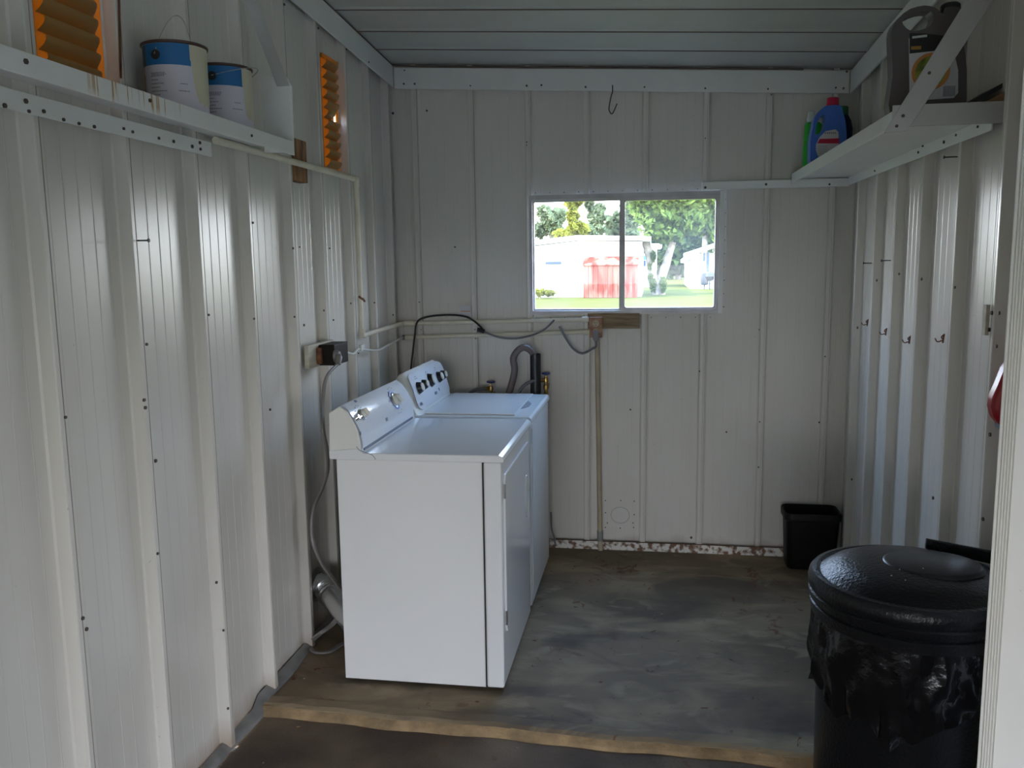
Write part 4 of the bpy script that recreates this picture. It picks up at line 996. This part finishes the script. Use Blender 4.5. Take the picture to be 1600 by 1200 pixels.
loft([rrect(cxb, cyb, .272, .187, .035, .265), rrect(cxb, cyb, .288, .203, .042, .270), rrect(cxb, cyb, .290, .205, .043, .300), rrect(cxb, cyb, .280, .195, .038, .308), rrect(cxb, cyb, .266, .181, .033, .304)], False).build('rim', M['basket'], t, smooth=True)

# ------------------------------------------------------------------ trash can
cx, cy = .716, 2.42; zb = -.031
t = thing('trash_can', 'large round black trash can with domed lid behind the doorway jamb', 'trash can', (cx, cy, zb))
MB().lathe([(0, .004), (.228, .0), (.232, .01), (.240, .62), (.243, .66), (.248, .67), (.248, .70), (.240, .70), (.226, .02), (0, .015)], (cx, cy, zb), 64).build('can_body', M['black_can'], t, smooth=True)
zl = .727
lid = MB().lathe([(.248, -.100), (.258, -.096), (.262, -.066), (.257, -.062), (.263, -.056), (.267, -.034), (.262, -.029), (.267, -.022), (.269, -.004), (.266, .010), (.258, .020), (.246, .022), (.237, .016), (.231, .018), (.215, .032), (.165, .050), (.09, .060), (0, .063)], (cx, cy, zl), 72).build('lid', M['black_can'], t, smooth=True)
MB().lathe([(0, .0665), (.118, .0635), (.126, .0605), (.132, .052)], (cx+.05, cy-.01, zl), 40, sx=1.0, sy=.85).build('lid_pad', M['black'], lid, smooth=True)
ha, hb = PY(1507, 842, 2.585), PY(1560, 856, 2.46)
MB().slab([PY(1446, 840, 2.60), PY(1575, 864, 2.50), PY(1575, 886, 2.50), PY(1444, 856, 2.60)], (-.0, -.014, 0)).build('lid_handle', M['black_can'], t, bevel=.003)
b = MB(); random.seed(3)
for i in range(5):
    a = random.uniform(3.6, 5.6); r = random.uniform(.06, .2); b.lathe([(0, .002), (.0022, 0)], (cx+r*math.cos(a), cy+r*math.sin(a), zl+.067-.045*(r/.25)**2.2), 6)
# white specks on the lid
b.build('specks', M['cap_white'], lid, kind='stuff')
# bin liner skirt
b = MB(); n = 96; rows = 12; rnd = [random.uniform(0, 1) for _ in range(n)]
for j in range(rows+1):
    v = j/rows
    for i in range(n):
        a = 2*math.pi*i/n
        low = .22+.05*math.sin(a*2+.8)+.10*max(0, math.cos(a-4.55))**6+.015*math.sin(a*9)+.008*math.sin(a*21)
        z = .712-low*v
        fold = .006*math.sin(a*17+v*4)+.005*math.sin(a*31-v*7)+.004*math.sin(a*11+v*11)
        r = .248-.008*v+(.012*math.sin(v*math.pi*.8))+fold*(.3+v)
        b.v.append((cx+r*math.cos(a), cy+r*math.sin(a), zb+z+.006*math.sin(a*13)*v))
for j in range(rows):
    for i in range(n): b.f.append((j*n+i, j*n+(i+1) % n, (j+1)*n+(i+1) % n, (j+1)*n+i))
o = b.build('bin_liner', M['bag'], smooth=True); tag(o, 'crumpled black plastic bin liner folded over the trash can rim', 'bin liner')

# ------------------------------------------------------------------ red container
yj = 2.50
t = thing('red_container', 'dark red plastic container with slate lower edge, half hidden by the doorway jamb', 'container', (.97, yj, 1.15))
outl = P2([(1587, 550), (1578, 558), (1566, 575), (1556, 600), (1547, 620), (1545, 635), (1549, 650), (1558, 662), (1575, 670), (1600, 676), (1618, 660), (1622, 600), (1610, 556), (1598, 546)], yj)
MB().prism(outl, yj-.03, yj+.03, lambda u, v, tt: (u, tt, v)).build('container_body', M['red'], t, bevel=.016, seg=3, smooth=True)
MB().prism(P2([(1559, 660), (1560, 669), (1578, 678), (1600, 682), (1600, 674), (1575, 668)], yj), yj-.026, yj+.026, lambda u, v, tt: (u, tt, v)).build('lower_edge', M['slate'], t, bevel=.002)
MB().tube([PY(1604, 550, yj), PY(1606, 520, yj)+Vector((.0, 0, 0)), Vector((XR-DEP, yj, PY(1606, 512, yj).z))], .003, 6).build('hanger', M['dark_wire'], t)

# ================================================================== exterior
ZG = -.15
b = MB(); b.add([(-120, -60, ZG), (120, -60, ZG), (120, 160, ZG), (-120, 160, ZG)], [(0, 1, 2, 3)])
o = b.build('lawn', M['grass']); o['kind'] = 'structure'; o['label'] = 'bright green lawn outside the window'; o['category'] = 'lawn'
YH = 44.0
def ph(x, y, Y=YH): return PY(x, y, Y)
# white house with flat roof
t = thing('house', 'long low white house seen through the left window pane', 'house', (-5, YH, ZG))
a0, a1, a2 = ph(835, 380), ph(905, 374), ph(1003, 377)
xl_, xr_ = ph(700, 400).x, ph(1003, 400).x
pk = ph(905, 376)
poly = [(xl_, ZG), (xr_, ZG), (xr_, a2.z), (pk.x, pk.z), (xl_, a0.z-.6)]
MB().prism(poly, YH, YH+9, lambda u, v, tt: (u, tt, v)).build('wall', M['house'], t)
MB().prism([(xl_-.3, a0.z-.58), (pk.x, pk.z+.02), (xr_+.45, a2.z+.02), (xr_+.45, a2.z+.22), (pk.x, pk.z+.26), (xl_-.3, a0.z-.36)], YH-.5, YH+9.3, lambda u, v, tt: (u, tt, v)).build('roof', M['roof'], t)
q0, q1 = ph(852, 409, YH-.03), ph(877, 413, YH-.03); w = MB().box(q0.x, q1.x, YH-.05, YH-.01, q1.z, q0.z).build('window', M['dark_glass'], t)
q0 = ph(900, 440, YH-.1); q1 = ph(912, 458, YH-.1)
t2 = thing('lattice_panel', 'pale grey slatted panel beside the red doors', 'panel', (q0.x, YH-.1, ZG))
for i in range(7):
    x = q0.x+(q1.x-q0.x)*i/7; MB().box(x, x+.045, YH-.12, YH-.08, ZG, q0.z).build('slat', M['sheet'], t2)
# red shed doors
ysd = YH-1.2
t = thing('red_shed', 'faded red board shed in front of the white house', 'shed', (ph(950, 440, ysd).x, ysd, ZG))
xa, xb_ = ph(912, 440, ysd).x, ph(996, 440, ysd).x; zt = ph(950, 415, ysd).z; zt2 = ph(950, 405, ysd).z
n = 11
for i in range(n):
    x = xa+(xb_-xa)*i/n; MB().box(x+.01, x+(xb_-xa)/n-.01, ysd-.03, ysd+random.uniform(-.008, .008), ZG+.02, zt).build('board', M['redwood'], t)
MB().box(xa, xb_, ysd+.02, ysd+1.1, ZG, zt).build('shed_body', M['redwood'], t)
MB().slab([(xa-.05, ysd-.08, zt), (xb_+.05, ysd-.08, zt), (xb_+.05, ysd+1.1, zt2+.1), (xa-.05, ysd+1.1, zt2+.1)], (0, 0, .04)).build('roof', M['redwood'], t)
MB().box(xa+.9, xa+.96, ysd-.05, ysd-.032, ZG+.2, zt-.15).build('door_batten', M['redwood'], t)
# second white building
yb2 = 60
t = thing('house', 'small white building with teal window behind the tree', 'house', (ph(1020, 440, yb2).x, yb2, ZG))
q0, q1 = ph(995, 388, yb2), ph(1026, 447, yb2)
MB().box(q0.x, q1.x, yb2, yb2+6, ZG, q0.z).build('wall', M['house'], t)
q2, q3 = ph(985, 385, yb2), ph(1034, 388, yb2); MB().box(q2.x, q3.x, yb2-.8, yb2+6.4, q0.z, q0.z+.28).build('roof', M['roof'], t)
for (x0_, y0_, x1_, y1_, m_) in ((1003, 392, 1012, 396, 'dark_glass'), (1003, 400, 1014, 406, 'teal'), (1005, 407, 1009, 416, 'dark_glass')):
    a_, c_ = ph(x0_, y0_, yb2-.1), ph(x1_, y1_, yb2-.1); MB().box(a_.x, c_.x, yb2-.06, yb2-.01, c_.z, a_.z).build('window', M[m_], t)
# right house
yr = 56
t = thing('house', 'white house with low porch roof at the right edge of the window', 'house', (ph(1105, 440, yr).x, yr, ZG))
q0, q1 = ph(1079, 400, yr), ph(1150, 440, yr)
MB().box(q0.x, q1.x, yr, yr+10, ZG, ph(1100, 396, yr).z).build('wall', M['house'], t)
r0, r1 = ph(1077, 400, yr), ph(1150, 376, yr)
MB().slab([(r0.x, yr-.5, r0.z), (r1.x, yr-.5, r1.z), (r1.x, yr+10, r1.z), (r0.x, yr+10, r0.z)], (0, 0, .25)).build('roof', M['roof'], t)
e0, e1 = ph(1070, 411, yr), ph(1080, 402, yr)
MB().slab([(e0.x, yr-.2, e0.z), (e1.x, yr-.2, e1.z), (e1.x, yr+8, e1.z), (e0.x, yr+8, e0.z)], (0, 0, .2)).build('awning', M['roof'], t)
for (x0_, y0_, x1_, y1_) in ((1099, 395, 1102, 408), (1104, 394, 1108, 424)):
    a_, c_ = ph(x0_, y0_, yr-.1), ph(x1_, y1_, yr-.1); MB().box(a_.x, c_.x, yr-.06, yr-.01, c_.z, a_.z).build('window', M['dark_glass'], t)
# barbecue grill
yg = 52
g0 = PZ(1108, 452, ZG); yg = g0.y
t = thing('barbecue_grill', 'dark barrel grill standing by the right-hand house', 'grill', (g0.x, yg, ZG))
gc = ph(1109, 432, yg)
MB().lathe([(0, -.32), (.20, -.26), (.34, 0), (.30, .18), (.12, .30), (0, .33)], (gc.x, yg, gc.z), 16).build('bowl', M['grill'], t, smooth=True)
gd = ph(1101, 436, yg); MB().lathe([(0, -.40), (.22, -.35), (.27, 0), (.22, .35), (0, .42)], (gd.x, yg+.1, gd.z), 14).build('firebox', M['grill'], t, smooth=True)
for dx in (-.30, 0, .30): MB().tube([(gc.x+dx, yg, gc.z), (gc.x+dx*1.1, yg, ZG)], .04, 6).build('leg', M['grill'], t)
MB().box(gc.x-.3, gc.x+.5, yg-.2, yg+.2, gc.z-.45, gc.z-.40).build('shelf', M['grill'], t)

# foliage
rng = np.random.default_rng(5)
def foliage(blobs, n, size):
    """leaf clusters spread over the shells of ellipsoids; blobs = (cx,cy,cz,rx,ry,rz)"""
    vol = np.array([b_[3]*b_[5] for b_ in blobs]); vol = vol/vol.sum(); V = []; Fc = []
    for (bx_, by_, bz_, rx, ry, rz), w in zip(blobs, vol):
        m_ = int(n*w)
        d = rng.normal(size=(m_, 3)); d /= np.linalg.norm(d, axis=1)[:, None]
        rr_ = rng.uniform(.35, 1.0, m_)**.6; rr_ *= 1+.18*np.sin(d[:, 0]*7+d[:, 2]*5+bx_)
        c = np.stack([bx_+d[:, 0]*rx*rr_, by_+d[:, 1]*ry*rr_, bz_+d[:, 2]*rz*rr_], 1)
        a = rng.normal(size=(m_, 3)); a /= np.linalg.norm(a, axis=1)[:, None]; e = rng.normal(size=(m_, 3)); bb_ = np.cross(a, e); bb_ /= np.linalg.norm(bb_, axis=1)[:, None]
        s = size*rng.uniform(.5, 1.3, m_)[:, None]
        for k in range(m_):
            o = len(V); V += [tuple(c[k]-a[k]*s[k]), tuple(c[k]+bb_[k]*s[k]*.55), tuple(c[k]+a[k]*s[k]), tuple(c[k]-bb_[k]*s[k]*.55)]; Fc.append((o, o+1, o+2, o+3))
    b = MB(); b.v = V; b.f = Fc; return b
def blobs_px(lst, Y, depth=1.0):
    out = []
    for (x, y, rx, ry) in lst:
        c = ph(x, y, Y); e = ph(x+rx, y-ry, Y); out.append((c.x, Y, c.z, abs(e.x-c.x), abs(e.x-c.x)*depth, abs(e.z-c.z)))
    return out
def tree(Y, lst, n, size, leaf, label, trunk=None, base=None, group=None):
    bl = blobs_px(lst, Y); bx_ = ph(lst[0][0], 430, Y).x if base is None else ph(*base, Y).x
    t = thing('tree', label, 'tree', (bx_, Y, ZG), group)
    foliage(bl, n, size).build('foliage', M[leaf], t, kind='stuff')
    for tr in (trunk or [[(bx_, Y, ZG), (bx_+.1, Y, bl[0][2])]]):
        k = len(tr); MB().tube(tr, [.28*(1-.6*i/max(1, k*4)) for i in range(k)] if trunk is None else [.26-.10*i/k for i in range(k)], 8).build('trunk', M['bark'], t, smooth=True)
    return t
yt = 46.5
g0 = PZ(1030, 457, ZG)
tree(yt, [(1035, 335, 42, 28), (1008, 330, 26, 24), (1070, 345, 28, 26), (1040, 362, 38, 18), (1020, 310, 40, 20), (1060, 312, 36, 18)], 5200, .20, 'leaf', 'nearest leafy tree with two pale leaning trunks on the lawn',
     [[(ph(1026, 456, yt).x, yt, ZG), ph(1020, 430, yt), ph(1015, 400, yt), ph(1008, 375, yt), ph(1004, 360, yt)], [(ph(1032, 457, yt).x, yt, ZG), ph(1033, 435, yt), ph(1041, 412, yt), ph(1046, 395, yt), ph(1051, 378, yt)]], (1030, 457))
def bush(lst, Y, n, size, leaf, label):
    bl = blobs_px(lst, Y); o = foliage(bl, n, size); c = bl[0]
    t = thing('shrub', label, 'shrub', (c[0], Y, ZG)); o.build('foliage', M[leaf], t, kind='stuff')
    MB().tube([(c[0], Y, ZG), (c[0], Y, c[2])], .05, 6).build('stem', M['bark'], t)
bush([(1020, 446, 5, 11), (1016, 436, 4, 8), (1036, 445, 5, 12), (1015, 417, 3, 5), (1021, 400, 4, 9)], yt-.3, 900, .10, 'leaf', 'ivy and shrub growth around the foot of the tree trunks')
bush([(844, 457, 9, 6), (858, 458, 9, 5)], YH-1.5, 700, .09, 'leaf_yellow', 'low yellowish bush at the left end of the white house')
tree(66, [(862, 348, 18, 20), (842, 360, 12, 12), (872, 336, 12, 12), (850, 330, 10, 8)], 2600, .26, 'leaf_blue', 'blue-green tree behind the left end of the white house')
tree(58, [(895, 338, 9, 16), (903, 358, 16, 12), (884, 366, 20, 8), (893, 320, 9, 9), (903, 315, 7, 8)], 2200, .20, 'leaf_yellow', 'yellow-green tree behind the middle of the white house')
tree(70, [(932, 338, 13, 16), (925, 360, 22, 12), (921, 320, 7, 9), (938, 326, 7, 8)], 2400, .25, 'leaf_blue', 'pale tree just left of the window mullion')
tree(74, [(965, 350, 20, 18), (985, 335, 16, 26), (975, 365, 26, 10)], 2200, .34, 'leaf_blue', 'tree behind the window mullion')
tree(84, [(1060, 345, 40, 40), (1055, 395, 34, 40), (1090, 340, 34, 34), (1080, 380, 34, 44)], 5200, .42, 'leaf_dark', 'dark dense tree mass beyond the far end of the lawn')
tree(78, [(1100, 318, 30, 26), (1095, 345, 24, 22), (1120, 360, 20, 30)], 2600, .36, 'leaf', 'bright green tree above the right-hand house')
tree(92, [(1000, 400, 40, 40), (1025, 395, 30, 45)], 2600, .45, 'leaf_dark', 'dark tree between the two white houses')
